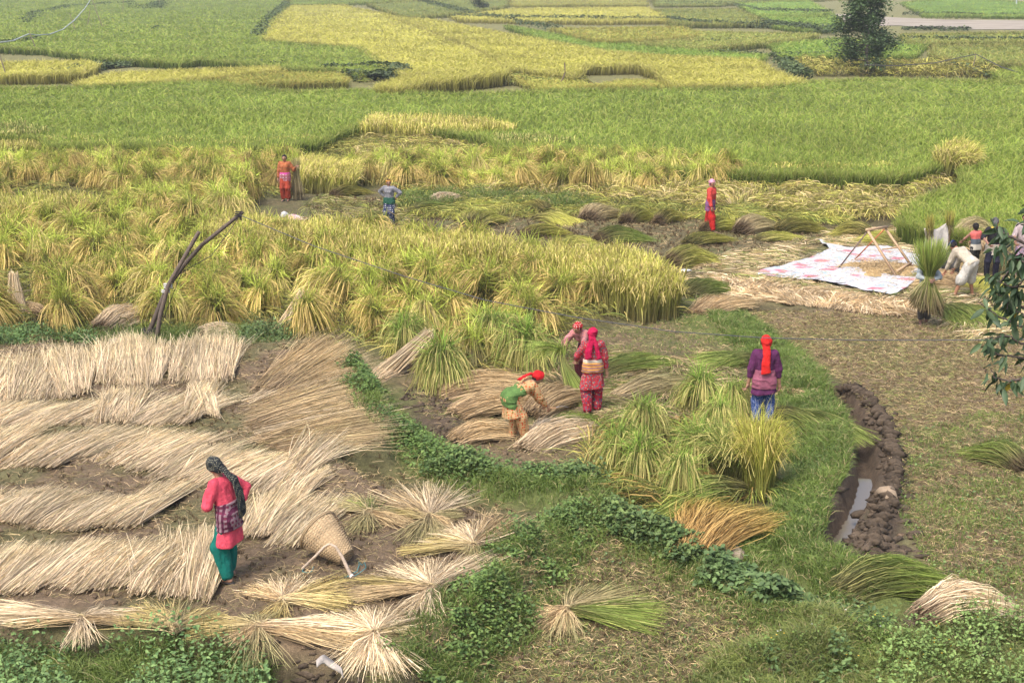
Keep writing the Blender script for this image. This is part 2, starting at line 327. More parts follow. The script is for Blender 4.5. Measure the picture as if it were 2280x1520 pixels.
# ================================================================ RICE FIELDS
PAL = {  # low stem (own olive, darkened for edge shade), canopy, blade, tip, ear
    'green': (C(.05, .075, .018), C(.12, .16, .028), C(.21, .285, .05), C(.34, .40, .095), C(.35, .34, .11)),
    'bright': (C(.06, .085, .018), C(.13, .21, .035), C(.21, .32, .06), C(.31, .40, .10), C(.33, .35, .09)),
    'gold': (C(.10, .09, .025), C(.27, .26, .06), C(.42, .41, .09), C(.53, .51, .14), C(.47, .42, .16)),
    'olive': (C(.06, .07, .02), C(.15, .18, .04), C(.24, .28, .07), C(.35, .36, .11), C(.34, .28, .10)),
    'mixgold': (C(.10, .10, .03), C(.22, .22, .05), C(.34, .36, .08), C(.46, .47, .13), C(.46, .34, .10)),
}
def canopy_and_blades(name, px, h, kind, n, seed, bw=1.0, edge=1.0, zb=0.0, step=7.0, under=.22):
    """px: outline seen at the crop's top. A bumpy canopy with skirts, blades over it and down its near edge, all one stuff object."""
    rng = np.random.default_rng(seed); acc = Acc(); lo, ca, bl, ti, ea = PAL[kind]
    px = np.array(px, float); ppx = px.copy(); ppx[:, 1] = np.maximum(ppx[:, 1], -45)
    u0, v0 = ppx.min(0); u1, v1 = ppx.max(0); nu = int((u1 - u0) / step) + 2; nv = int((v1 - v0) / (step * .5)) + 2
    U, V = np.meshgrid(np.linspace(u0 - step, u1 + step, nu), np.linspace(v0 - step / 2, v1 + step / 2, nv)); top = G(U, V, h + zb)
    n1 = fbm(top[..., 0] * .5, top[..., 1] * .25, 3, seed); top[..., 2] += -under + (n1 - .5) * .25 + (rng.random(U.shape) - .5) * .08
    top[..., 0] += (rng.random(U.shape) - .5) * .1
    cu = (U[:-1, :-1] + U[1:, 1:]) / 2; cv = (V[:-1, :-1] + V[1:, 1:]) / 2
    ins = inside(np.stack([cu.ravel(), cv.ravel()], 1), ppx).reshape(cu.shape); I, J = np.nonzero(ins); b = I * nu + J
    Fq = np.stack([b + nu, b + nu + 1, b + 1, b], 1); vv = top.reshape(-1, 3); gcol = lerp(np.broadcast_to(ca * .85, vv.shape), np.broadcast_to(ca * 1.15, vv.shape), rng.random(len(vv)))
    if len(Fq): acc.add(vv, Fq, gcol)
    pad = np.zeros((ins.shape[0] + 2, ins.shape[1] + 2), bool); pad[1:-1, 1:-1] = ins
    ca2 = ca
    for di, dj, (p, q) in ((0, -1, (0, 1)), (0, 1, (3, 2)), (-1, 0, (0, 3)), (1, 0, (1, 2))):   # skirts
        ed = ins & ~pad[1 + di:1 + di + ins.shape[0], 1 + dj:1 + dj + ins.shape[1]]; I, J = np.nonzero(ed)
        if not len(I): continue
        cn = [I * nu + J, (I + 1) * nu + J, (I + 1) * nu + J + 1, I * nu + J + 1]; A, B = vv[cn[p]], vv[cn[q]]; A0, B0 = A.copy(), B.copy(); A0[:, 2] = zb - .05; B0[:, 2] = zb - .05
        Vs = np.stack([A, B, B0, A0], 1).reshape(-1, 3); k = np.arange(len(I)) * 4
        acc.add(Vs, np.stack([k, k + 1, k + 2, k + 3], 1), np.tile(np.stack([ca * .6, ca * .6, lo * .7, lo * .7]), (len(I), 1)))  # skirts darken downwards, painting in the shade at the field edge
    def put(S, frac_low, wmul, ears):
        m = len(S)
        if not m: return
        g = G(S[:, 0], S[:, 1], h + zb)[:, :2]; d = np.sqrt((g ** 2).sum(1)); s = bw * wmul * np.clip(d / 60, .6, 3.2)
        g = g + rng.normal(0, .06, (m, 2)) * s[:, None]
        z0 = np.full(m, zb + h - .38) if not frac_low else np.full(m, zb); hh = h * rng.uniform(.88, 1.14, m) + zb
        az = rng.random(m) * 6.283; ln = rng.uniform(.05, .22, m) * np.clip(s, 1, 1.5); dr = np.stack([np.cos(az), np.sin(az)], 1) * ln[:, None]
        P0 = np.c_[g, z0]; P1 = np.c_[g + dr * .2, z0 + (hh - z0) * .5]; P2 = np.c_[g + dr * .6, hh]; P3 = np.c_[g + dr * 1.7, hh - rng.uniform(-.06, .14, m)]
        K = 3; P = bez(P0, P1, P2, P3, K); W = np.stack([np.full(m, .022), np.full(m, .026), np.full(m, .005)], 1) * s[:, None]
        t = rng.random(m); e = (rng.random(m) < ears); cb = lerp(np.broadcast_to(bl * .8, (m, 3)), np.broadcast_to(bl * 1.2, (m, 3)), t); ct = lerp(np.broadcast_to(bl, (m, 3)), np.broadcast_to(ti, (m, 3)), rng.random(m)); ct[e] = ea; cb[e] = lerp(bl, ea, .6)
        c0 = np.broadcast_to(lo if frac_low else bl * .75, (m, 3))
        if frac_low: cb = cb * .5 + lo * .5  # edge blades darkened: shade among the stems is put into their colour
        ribbons(acc, P, W, np.stack([c0, cb, ct], 1), rng)
    q = in_poly(n, ppx, rng); q = q[q[:, 1] > -40]; put(q, False, 1.0, .22)
    # perimeter, full-height
    L = np.vstack([ppx, ppx[:1]]); seg = np.sqrt((((L[1:] - L[:-1]) * [1, 2.5]) ** 2).sum(1)); per = seg.sum(); m = int(per * 5 * edge); kx = rng.choice(len(seg), m, p=seg / per); f = rng.random(m)[:, None]
    S = L[kx] + (L[kx + 1] - L[kx]) * f + rng.normal(0, 1, (m, 2)) * [4, 1.2]; S = S[(S[:, 1] > -35) & (S[:, 0] > -300) & (S[:, 0] < 2580)]; put(S, True, 1.0, .3)
    o = obj(name, acc.build(name, M_field)); return tag(o, kind='stuff')
FIELDS = [
 ('green_rice_field', [(-200, 190), (0, 192), (170, 190), (330, 183), (480, 178), (560, 190), (640, 200), (800, 196), (1000, 205), (1250, 197), (1480, 195), (1600, 192), (1750, 185), (1800, 178), (1950, 172), (2280, 178), (2600, 185), (2600, 560),
   (2280, 535), (2180, 520), (2060, 500), (2005, 488), (2030, 455), (2060, 430), (2150, 400), (2145, 352), (2088, 362), (1990, 385), (1780, 378), (1700, 380), (1400, 366), (1340, 340), (1290, 325), (1120, 325), (1080, 300), (830, 262), (760, 285), (700, 312), (620, 318), (480, 328), (250, 314), (110, 318), (90, 300), (-200, 300)], .75, 'green', 95000, 1.0),
 ('green_rice_field', [(-200, -30), (620, -30), (640, 8), (595, 55), (578, 88), (700, 98), (800, 103), (835, 130), (872, 150), (800, 160), (760, 150), (640, 148), (560, 138), (440, 128), (400, 135), (230, 125), (100, 106), (-200, 96)], .7, 'green', 42000, 1.0),
 ('golden_rice_field', [(-200, 142), (100, 134), (190, 133), (213, 140), (175, 158), (-200, 166)], .85, 'gold', 4500, 1),
 ('golden_rice_field', [(172, 180), (250, 160), (450, 152), (618, 146), (622, 152), (400, 174), (190, 187)], .7, 'gold', 5500, 1),
 ('golden_rice_field', [(500, 172), (620, 160), (760, 160), (770, 176), (650, 180), (520, 184)], .6, 'mixgold', 4000, 1),
 ('golden_rice_field', [(588, 84), (600, 50), (650, 12), (760, 10), (860, 30), (900, 45), (1000, 90), (1110, 130), (1110, 150), (905, 162), (862, 146), (800, 104), (700, 90)], .7, 'gold', 18000, 1),
 ('golden_rice_field', [(840, 190), (900, 168), (1120, 145), (1124, 158), (960, 178), (880, 192)], 1.0, 'gold', 5000, 1.5),
 ('golden_rice_field', [(870, 35), (960, 42), (1140, 75), (1350, 112), (1500, 123), (1680, 130), (1735, 160), (1785, 176), (1700, 186), (1500, 186), (1462, 152), (1420, 140), (1300, 142), (1280, 165), (1140, 148), (1080, 110), (970, 68)], .85, 'gold', 24000, 1),
 ('golden_rice_field', [(1140, 168), (1250, 172), (1330, 190), (1200, 194)], .5, 'mixgold', 2000, 1),
 ('golden_rice_field', [(1320, 188), (1400, 175), (1500, 180), (1500, 188)], .5, 'mixgold', 1500, 1),
 ('green_rice_field', [(1130, 55), (1240, 75), (1560, 110), (1700, 120), (1690, 128), (1500, 121), (1350, 111), (1200, 80)], .6, 'bright', 5000, 1),
 ('golden_rice_field', [(1010, 35), (1140, 18), (1440, 15), (1490, 42), (1340, 44), (1030, 40)], .7, 'gold', 6000, 1),
 ('olive_rice_field', [(1460, 20), (1640, 18), (1710, 50), (1500, 51)], .7, 'olive', 3500, 1),
 ('green_rice_field', [(1640, 4), (1800, 0), (1850, 28), (1690, 32)], .6, 'bright', 2500, 1),
 ('green_rice_field', [(1700, 36), (1860, 34), (1880, 60), (1800, 65), (1720, 54)], .6, 'bright', 2500, 1),
 ('golden_rice_field', [(1230, 62), (1520, 58), (1560, 76), (1400, 88), (1320, 87)], .8, 'mixgold', 3500, 1),
 ('olive_rice_field', [(1540, 68), (1820, 74), (1780, 84), (1560, 104), (1420, 95), (1560, 84)], .7, 'olive', 4000, 1),
 ('green_rice_field', [(1720, 96), (1860, 84), (2060, 96), (2030, 120), (1890, 120), (1750, 124)], .6, 'bright', 4500, 1),
 ('golden_rice_field', [(1140, -8), (1430, -8), (1440, 8), (1140, 10)], .6, 'mixgold', 1800, 1),
 ('green_rice_field', [(1450, -25), (1900, -25), (1880, -6), (1600, 8), (1460, 10)], .6, 'olive', 2500, 1),
 ('green_rice_field', [(2010, 4), (2150, -8), (2500, 22), (2500, 34), (2060, 31)], .6, 'bright', 3500, 1),
 ('green_rice_field', [(2010, 74), (2500, 68), (2500, 88), (2020, 93)], .7, 'olive', 3500, 1),
 ('olive_rice_field', [(2080, 100), (2500, 95), (2500, 135), (2200, 140), (2080, 122)], .7, 'olive', 4500, 1),
 ('green_rice_field', [(2222, 156), (2270, 148), (2500, 150), (2500, 176), (2240, 180)], .8, 'green', 2000, 1),
 ('olive_rice_field', [(820, 8), (1000, -5), (1130, -5), (1130, 12), (1000, 30), (900, 36)], .6, 'olive', 2500, 1),
 ('green_rice_field', [(640, -30), (1100, -30), (1000, -8), (820, 4), (760, 6), (650, 8)], .6, 'green', 2500, 1),
]
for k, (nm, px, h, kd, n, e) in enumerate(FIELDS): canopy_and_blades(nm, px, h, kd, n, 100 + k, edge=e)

# ---- leafy things generator: ovate leaves scattered over a hump
def leaves(acc, P, size, rng, colA, colB, tilt=.9, fold=.25):
    m = len(P); s = rng.uniform(.6, 1.25, m) * size; az = rng.random(m) * 6.283
    d = np.stack([np.cos(az), np.sin(az), rng.normal(-.15, .45, m) * tilt], 1); d /= np.linalg.norm(d, axis=1)[:, None]
    up = np.stack([rng.normal(0, .45, m) * tilt, rng.normal(0, .45, m) * tilt, np.ones(m)], 1); S = np.cross(d, up); S /= np.linalg.norm(S, axis=1)[:, None]; N = np.cross(S, d)
    d, S, N = d * s[:, None], S * s[:, None], N * s[:, None]
    pts = [P, P + d * .35 - S * .34 + N * fold * .3, P + d * .8 - S * .26 + N * fold * .2, P + d * 1.12 - N * .12, P + d * .8 + S * .26 + N * fold * .2, P + d * .35 + S * .34 + N * fold * .3]
    V = np.stack(pts, 1).reshape(-1, 3); b = np.arange(m) * 6
    c = np.repeat(lerp(np.broadcast_to(colA, (m, 3)), np.broadcast_to(colB, (m, 3)), rng.random(m)), 6, 0)
    acc.add(V, np.concatenate([np.stack([b, b + 1, b + 2, b + 3], 1), np.stack([b, b + 3, b + 4, b + 5], 1)]), c)
def hedge_far(name, px, wd, h, n, seed, z=0, colA=C(.035, .06, .02), colB=C(.09, .13, .04), size=.3, label=None):
    rng = np.random.default_rng(seed); L = gp(px); q = along(L, n, rng, wd); acc = Acc(); d = dist(q, L) / wd
    zz = h * np.sqrt(np.clip(1 - (d * .8) ** 2, .05, 1)) * (.35 + .65 * rng.random(n)) * (.6 + .6 * fbm(q[:, 0] * .4, q[:, 1] * .2, 2, seed)) + z
    leaves(acc, np.c_[q, zz], size, rng, colA, colB); o = obj(name, acc.build(name, M_leaf)); return o
HEDGES = [([(575, 92), (590, 62), (640, 12)], 1.2, 1.2, 1800), ([(55, 60), (75, 38), (150, 20), (300, 10)], 1.6, .9, 2200), ([(-60, 110), (20, 105), (92, 96)], 1.0, .8, 1200), ([(-40, 186), (80, 183), (160, 170), (225, 152)], 1.0, .7, 2400),
 ([(775, 178), (835, 182), (880, 172), (884, 160)], 1.4, .9, 2000), ([(640, -2), (900, 0), (950, 10), (1060, 40), (1150, 55), (1245, 75)], 1.4, 1.1, 3400), ([(1060, 45), (1350, 50), (1490, 50), (1560, 60), (1700, 64), (1810, 68)], 1.2, 1.0, 3600),
 ([(1700, 60), (1840, 78), (1890, 80)], 1.5, 1.2, 1500), ([(1400, 97), (1560, 104), (1680, 95), (1800, 84)], .6, .6, 1600), ([(280, 25), (340, 26), (360, 14)], 2, 1.6, 900), ([(1700, 28), (1850, 34)], 1, 1., 800), ([(2010, 68), (2160, 70)], .8, .6, 700),
 ([(1440, 8), (1640, 12), (1880, -4)], 1.2, 1.0, 1400), ([(340, 75), (360, 68)], .8, .6, 300), ([(720, 168), (830, 160), (872, 164)], .7, .8, 900), ([(200, 158), (280, 150), (450, 140), (560, 146), (630, 155)], .6, .6, 2000), ([(1560, 128), (1740, 132), (1890, 126), (2050, 124)], .8, .6, 1800)]
HEDGES += [([(1010, 44), (1200, 48), (1340, 50)], .8, .8, 1500), ([(900, 47), (990, 82), (1100, 135), (1130, 160)], .8, .5, 1600), ([(1140, 150), (1200, 162), (1280, 178)], .8, .6, 1000), ([(1280, 168), (1380, 160), (1460, 158)], .7, .6, 1200), ([(2010, 36), (2160, 38), (2300, 40)], .8, .8, 1000), ([(2020, 97), (2150, 99), (2300, 98)], .8, .9, 1400), ([(1240, 86), (1330, 96), (1560, 112)], .5, .5, 1300), ([(1500, 55), (1700, 54), (1880, 66)], .7, .6, 1200), ([(2080, 150), (2160, 170), (2210, 178)], .7, .7, 900), ([(1790, 178), (1760, 160), (1745, 145)], .9, .8, 900), ([(1460, 14), (1640, 15), (1700, 30), (1860, 40)], .8, .8, 1200), ([(500, 176), (620, 186), (700, 192)], .6, .5, 900)]
for k, (px, wd, h, n) in enumerate(HEDGES): tag(hedge_far('bean_undergrowth', px, wd, h, n, 300 + k), kind='stuff')
# ================================================================ SHEAVES, STOOKS, STRAW
RICE = {'green': (C(.15, .14, .06), C(.15, .20, .045), C(.27, .36, .075), C(.46, .42, .15)),
        'gold': (C(.18, .16, .07), C(.34, .35, .075), C(.58, .57, .13), C(.58, .48, .19)),
        'lime': (C(.22, .24, .06), C(.36, .39, .07), C(.56, .56, .11), C(.56, .46, .15)),
        'stook': (C(.10, .095, .035), C(.22, .22, .05), C(.42, .41, .085), C(.58, .44, .16)),  # stem tone kept dark to paint the shade inside the stooks
        'straw': (C(.58, .46, .31), C(.72, .59, .41), C(.74, .61, .40), C(.66, .51, .30)),
        'tan': (C(.38, .28, .17), C(.52, .39, .22), C(.57, .44, .25), C(.50, .36, .18)),
        'greentan': (C(.46, .37, .23), C(.42, .36, .19), C(.36, .34, .15), C(.50, .38, .20)),
        'yellow': (C(.52, .42, .26), C(.50, .41, .20), C(.46, .38, .14), C(.54, .40, .18)),
        'earthy': (C(.20, .15, .08), C(.24, .20, .10), C(.22, .21, .08), C(.3, .22, .12)),
        'orange': (C(.44, .28, .11), C(.50, .34, .12), C(.44, .36, .09), C(.50, .29, .10))}
def mixc(n, kind, rng, K, t0=0., t1=1.):
    a, b, c, e = RICE[kind]; t = np.linspace(t0, t1, K)[None, :, None]; base = np.where(t < .45, a + (b - a) * (t / .45), b + (c - b) * ((t - .45) / .55))
    v = rng.uniform(.42, 1.45, (n, 1, 1)); col = np.broadcast_to(base, (n, K, 3)) * v; m = rng.random(n) < .22
    col[m] = col[m] * .5 + e * .5 * v[m]; return col
def stook(seed, kind='stook', h=.62, spread=.4, n=230, lean=0.0):
    """an upright sheaf: splayed butts, a loose waist, leaves sticking out and ears hanging all round"""
    rng = np.random.default_rng(seed); acc = Acc(); m = n // 3
    az = rng.random(m) * 6.283; r = rng.uniform(.1, .34, m); b = np.stack([np.cos(az) * r, np.sin(az) * r, np.zeros(m)], 1)
    wq = np.stack([np.cos(az) * .09, np.sin(az) * .09, np.full(m, h)], 1); wq[:, 0] += lean * h
    P = bez(b, b * [.9, .9, 1] + [0, 0, h * .3], wq * [1.2, 1.2, .8], wq, 4); ribbons(acc, P, np.full(m, .014), mixc(m, kind, rng, 4, 0, .35), rng)
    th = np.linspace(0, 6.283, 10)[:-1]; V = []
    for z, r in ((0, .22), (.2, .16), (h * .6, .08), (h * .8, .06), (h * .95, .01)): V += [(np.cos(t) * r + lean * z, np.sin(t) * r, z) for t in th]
    acc.add(V, [(i * 9 + j, i * 9 + (j + 1) % 9, (i + 1) * 9 + (j + 1) % 9, (i + 1) * 9 + j) for i in range(4) for j in range(9)], RICE[kind][0] * .75)  # core coloured darker than the stems, painted shade inside the stook
    m = int(n * 2.5); k = 9; a0 = rng.random(k) * 6.283; zz0 = rng.uniform(.5, 1.1, k); g = rng.integers(0, k, m); az = a0[g] + rng.normal(0, .32, m)
    o = np.stack([np.cos(az), np.sin(az), np.zeros(m)], 1); q = rng.random(m)[:, None]; s = o * q * .13; s[:, 2] = h * zz0[g] * rng.uniform(.75, 1.12, m); s[:, 0] += lean * s[:, 2]
    R_ = rng.uniform(.35, 1.2, m)[:, None] * spread * (.7 + .5 * rng.random(k)[g])[:, None]; up = rng.uniform(.02, .26, m)[:, None]; dz = rng.uniform(-.55, -.05, m)[:, None]; w = rng.normal(0, .04, (m, 3))
    P = bez(s, s + o * R_ * .25 + [0, 0, 1] * up, s + o * R_ * .8 + [0, 0, 1] * (up * .9) + w, s + o * R_ + [0, 0, 1] * dz + w * 1.5, 5); P[..., 2] = np.maximum(P[..., 2], .02)
    col = mixc(m, kind, rng, 5, .2, 1); ear = rng.random(m) < .52; col[ear, 2:] = (RICE[kind][3] * rng.uniform(.55, 1.3, (ear.sum(), 1, 1))); W = np.tile(np.array([.008, .009, .009, .009, .003]), (m, 1)); W[ear, 3:] = [.015, .011]
    ribbons(acc, P, W, col, rng)
    m = int(n * .65); az = rng.random(m) * 6.283; el = rng.uniform(.15, 1.5, m); ln = rng.uniform(.2, .55, m)[:, None]; s = rng.normal(0, .09, (m, 3)); s[:, 2] = h * rng.uniform(.5, 1.1, m); s[:, 0] += lean * h
    d = np.stack([np.cos(az) * np.cos(el), np.sin(az) * np.cos(el), np.sin(el)], 1); P = bez(s, s + d * ln * .35, s + d * ln * .7, s + d * ln - [0, 0, .10] * rng.random(m)[:, None] * 1, 4)
    ribbons(acc, P, np.tile([.009, .009, .008, .003], (m, 1)), mixc(m, kind, rng, 4, .45, 1) * [.9, 1.1, .8] * 1.1, rng)
    return acc
def hump(seed, L=1.1, W=.5, H=.3, kind='straw', n=420, butt='dark', spread=1.5):
    """a sheaf lying down along +X: cut butts at 0, stalks arching over, heads fanned at L"""
    rng = np.random.default_rng(seed); acc = Acc(); m = n; y = rng.uniform(-1, 1, m); q = np.sqrt(rng.random(m)); yb = y * W * .32; zb = q * H * .75 * np.sqrt(np.clip(1 - y * y, .05, 1))
    S = np.stack([rng.normal(0, .05, m), yb, zb + .01], 1); E = np.stack([L * rng.uniform(.6, 1.15, m), y * W * .5 * spread + rng.normal(0, .12, m), .03 + zb * .25 * rng.random(m)], 1)
    top = (H * 1.25 * q * np.sqrt(np.clip(1 - y * y * .8, .05, 1)))
    P = bez(S, np.stack([S[:, 0] + L * .3, S[:, 1] * 1.3, top + .06], 1), np.stack([S[:, 0] + L * .68, E[:, 1] * .85, top * 1.05 + .02], 1), E, 6) + rng.normal(0, .015, (m, 6, 3)) * [1, 1.5, 1] + rng.normal(0, .03, (m, 1, 3)) * [1, 1, .5]; P[..., 2] = np.maximum(P[..., 2], .005)
    col = mixc(m, kind, rng, 6)
    if butt == 'dark': col[:, 0] = C(.13, .09, .055) * rng.uniform(.6, 1.6, (m, 1))
    ribbons(acc, P, np.tile([.009, .009, .009, .009, .008, .003], (m, 1)), col, rng)
    th = np.linspace(0, np.pi, 9); V = []                                   # the packed heart of the sheaf, painted dark as the shade between stalks
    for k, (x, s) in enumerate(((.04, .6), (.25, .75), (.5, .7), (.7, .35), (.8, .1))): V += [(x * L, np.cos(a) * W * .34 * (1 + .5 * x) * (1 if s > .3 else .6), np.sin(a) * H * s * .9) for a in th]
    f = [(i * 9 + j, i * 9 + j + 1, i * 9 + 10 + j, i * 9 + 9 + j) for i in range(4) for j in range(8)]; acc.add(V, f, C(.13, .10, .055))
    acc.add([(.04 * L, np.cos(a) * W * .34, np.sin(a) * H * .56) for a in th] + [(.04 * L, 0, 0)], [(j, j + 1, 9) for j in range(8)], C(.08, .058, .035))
    return acc
def matbundle(seed, bl, br, tr, tl, n, kind='straw', thick=.1, zg=0):
    """dry stalks laid side by side from the cut-end edge bl-br to the tip edge tl-tr (ground points, metres, local)"""
    rng = np.random.default_rng(seed); acc = Acc(); m = n; s = rng.random(m); bw = rng.normal(0, .09, 9)[(s * 8.99).astype(int)]; e = np.clip(s + bw + rng.normal(0, .15, m), -.3, 1.3); odd = rng.random(m) < .12; e[odd] = rng.uniform(-.5, 1.5, odd.sum())
    lay = rng.random(m); B = bl + (br - bl) * s[:, None]; T = tl + (tr - tl) * e[:, None]; D = T - B; a = rng.normal(0, .07, m) ; b = 1 + rng.normal(0, .13, m) - .25 * rng.random(m) * (rng.random(m) < .4)
    P0 = B + D * a[:, None]; P3 = B + D * b[:, None]; z = lay * thick; wv = rng.normal(0, .03, (m, 2)); side = np.stack([-D[:, 1], D[:, 0]], 1) * .035 * rng.normal(0, .6, m)[:, None]
    arch = rng.uniform(.0, .035, m)
    P = bez(np.c_[P0, z * .9 + .01], np.c_[P0 + D * .33 + side, z + arch + .02], np.c_[P0 + D * .66 + side + wv, z + arch * .8 + .02], np.c_[P3, z * .55 + .015 + rng.random(m) * .03], 5)
    col = mixc(m, kind, rng, 5); gr = rng.random(m) < .2; col[gr] *= C(.85, .9, .8); ribbons(acc, P, np.tile([.0078, .0078, .007, .006, .003], (m, 1)), col, rng)
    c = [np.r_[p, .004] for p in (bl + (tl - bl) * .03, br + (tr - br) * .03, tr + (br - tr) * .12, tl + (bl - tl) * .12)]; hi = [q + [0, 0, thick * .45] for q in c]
    acc.add(c + hi, [(4, 5, 6, 7), (0, 1, 5, 4), (1, 2, 6, 5), (2, 3, 7, 6), (3, 0, 4, 7)], RICE[kind][0] * .38); return acc  # block under the stalks, coloured dark as painted shade in the gaps
def splay(seed, fans, thick=.085):
    """a tied bundle thrown open: fans = (dx, dy, spread radians, n, kind) metres from the tie"""
    rng = np.random.default_rng(seed); acc = Acc()
    for dx, dy, sp, n, kind in fans:
        L = math.hypot(dx, dy); a = math.atan2(dy, dx); n = int(n * 1.15); az = a + rng.normal(0, sp * .9 + .04, n).clip(-sp * 2 - .1, sp * 2 + .1); ln = L * rng.uniform(.55, 1.1, n); o = np.stack([np.cos(az), np.sin(az), np.zeros(n)], 1)
        s = rng.normal(0, .025, (n, 3)) + [0, 0, thick * .7]; s[:, 2] = np.abs(s[:, 2]); E = o * ln[:, None]; E[:, 2] = rng.uniform(.01, thick * .8, n); hi = rng.uniform(.3, 1.5, n)[:, None] * thick * [0, 0, 1]
        P = bez(s, s + o * ln[:, None] * .2 + hi * .45, s * [1, 1, 0] + o * ln[:, None] * .65 + hi + rng.normal(0, .02, (n, 3)), E, 5); P[..., 2] = np.maximum(P[..., 2], .006); P[:, 2:4] += rng.normal(0, .012, (n, 2, 3))
        ribbons(acc, P, np.tile([.006, .0065, .0065, .006, .0035], (n, 1)), mixc(n, kind, rng, 5), rng)
    t = np.linspace(0, 6.283, 13); tube(acc, np.stack([np.cos(t) * .05, t * 0, .08 + np.sin(t) * .06], 1), .012, C(.45, .36, .2), 5, False)
    return acc
# ---- dry straw spread in rows on the terrace: (cut-end left, cut-end right, tip right, tip left) in photo pixels
def slant(pts, w, dx, dv, jit=8):
    """pts: middles of the cut-end edges; w: width of that edge; dx, dv: lean towards the tips (photo pixels)"""
    r_ = random.Random(len(pts) + dx); out = []
    for p in pts:
        u, v = p[:2]; W = (p[2] if len(p) > 2 else w) / 2; d = (p[3] if len(p) > 3 else dx) + r_.uniform(-jit, jit) * 2; h = (p[4] if len(p) > 4 else dv) + r_.uniform(-jit, jit) * .6; k = r_.uniform(-6, 6)
        out.append(((u - W, v + k), (u + W, v - k), (u + W * 1.15 + d, v - h - k), (u - W * .9 + d, v - h + k)))
    return out
ROWS = {
 'back row': [((18, 893), (150, 880), (195, 790), (60, 795)), ((-70, 890), (30, 893), (80, 800), (-40, 800)), ((130, 885), (205, 868), (200, 788), (120, 785)), ((215, 852), (330, 862), (310, 765), (228, 768)), ((300, 862), (362, 845), (372, 768), (285, 760)), ((378, 845), (450, 853), (480, 758), (398, 766)), ((440, 852), (522, 840), (531, 762), (450, 760))],
 'second row': slant([(-30, 955), (45, 955), (110, 950), (175, 945), (255, 940, 90, 30, 60), (325, 945), (380, 940), (425, 930, 50, 50, 70), (470, 925, 36, -30, 62)], 84, 85, 52),
 'third row': slant([(-35, 1025), (35, 1040), (95, 1040), (155, 1022), (215, 1025, 80, 70), (275, 1035), (330, 1045, 90, 110), (380, 1060), (430, 1078), (490, 1085), (545, 1082), (600, 1092, 84, 80, 58), (648, 1105, 70, 60, 55)], 86, 100, 60),
 'fourth row': slant([(-25, 1160), (45, 1168), (105, 1175, 90, 80), (165, 1180), (225, 1178), (285, 1170, 80, 110, 84), (505, 1195, 50, 45, 70), (575, 1195, 70, 60, 80), (640, 1212, 84, 75, 90)], 88, 90, 60),
 'front row': slant([(-30, 1312), (40, 1318), (100, 1300), (160, 1305), (215, 1310), (275, 1305), (335, 1318, 90, 60), (395, 1322, 84, 50, 120), (440, 1328, 70, 25, 130)], 92, 88, 84),
 'right-hand column': [((578, 856), (650, 872), (800, 800), (712, 752)), ((572, 880), (600, 935), (825, 845), (765, 785)), ((560, 905), (580, 960), (832, 895), (790, 830)), ((562, 935), (590, 985), (845, 940), (800, 880)), ((580, 975), (650, 1012), (856, 978), (810, 915)), ((640, 1030), (690, 1062), (790, 990), (700, 960))]}
ORD = 'first second third fourth fifth sixth seventh eighth ninth tenth eleventh twelfth thirteenth fourteenth fifteenth sixteenth seventeenth eighteenth nineteenth twentieth'.split()
ORD += ['twenty-' + q for q in ORD[:9]] + ['thirtieth'] + ['thirty-' + q for q in ORD[:9]]
k = 0
for row, L in ROWS.items():
    for j, q in enumerate(sorted(L, key=lambda q: q[0][1] if 'column' in row else q[0][0])):
        ter = [G(p[0], p[1], ZT)[:2] for p in q]; c = sum(ter) / 4; loc = Vector((c[0], c[1], gz(c[0], c[1]) + .015)); area = abs((q[1][0] - q[0][0]) * (q[0][1] - q[3][1])) + 4000
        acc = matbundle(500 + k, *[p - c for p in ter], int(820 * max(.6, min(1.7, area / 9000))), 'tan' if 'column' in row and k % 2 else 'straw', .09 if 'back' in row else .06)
        where = 'counted away from the back' if 'column' in row else 'counted from the left'
        tag(obj('straw_bundle', acc.build('straw_bundle', M_straw), None, loc), f"pale straw bundle spread flat, {ORD[j]} in the {row}, {where}", 'straw bundle', 'threshed straw spread to dry on the terrace'); k += 1
def fan(c, *ends):
    return c, ends
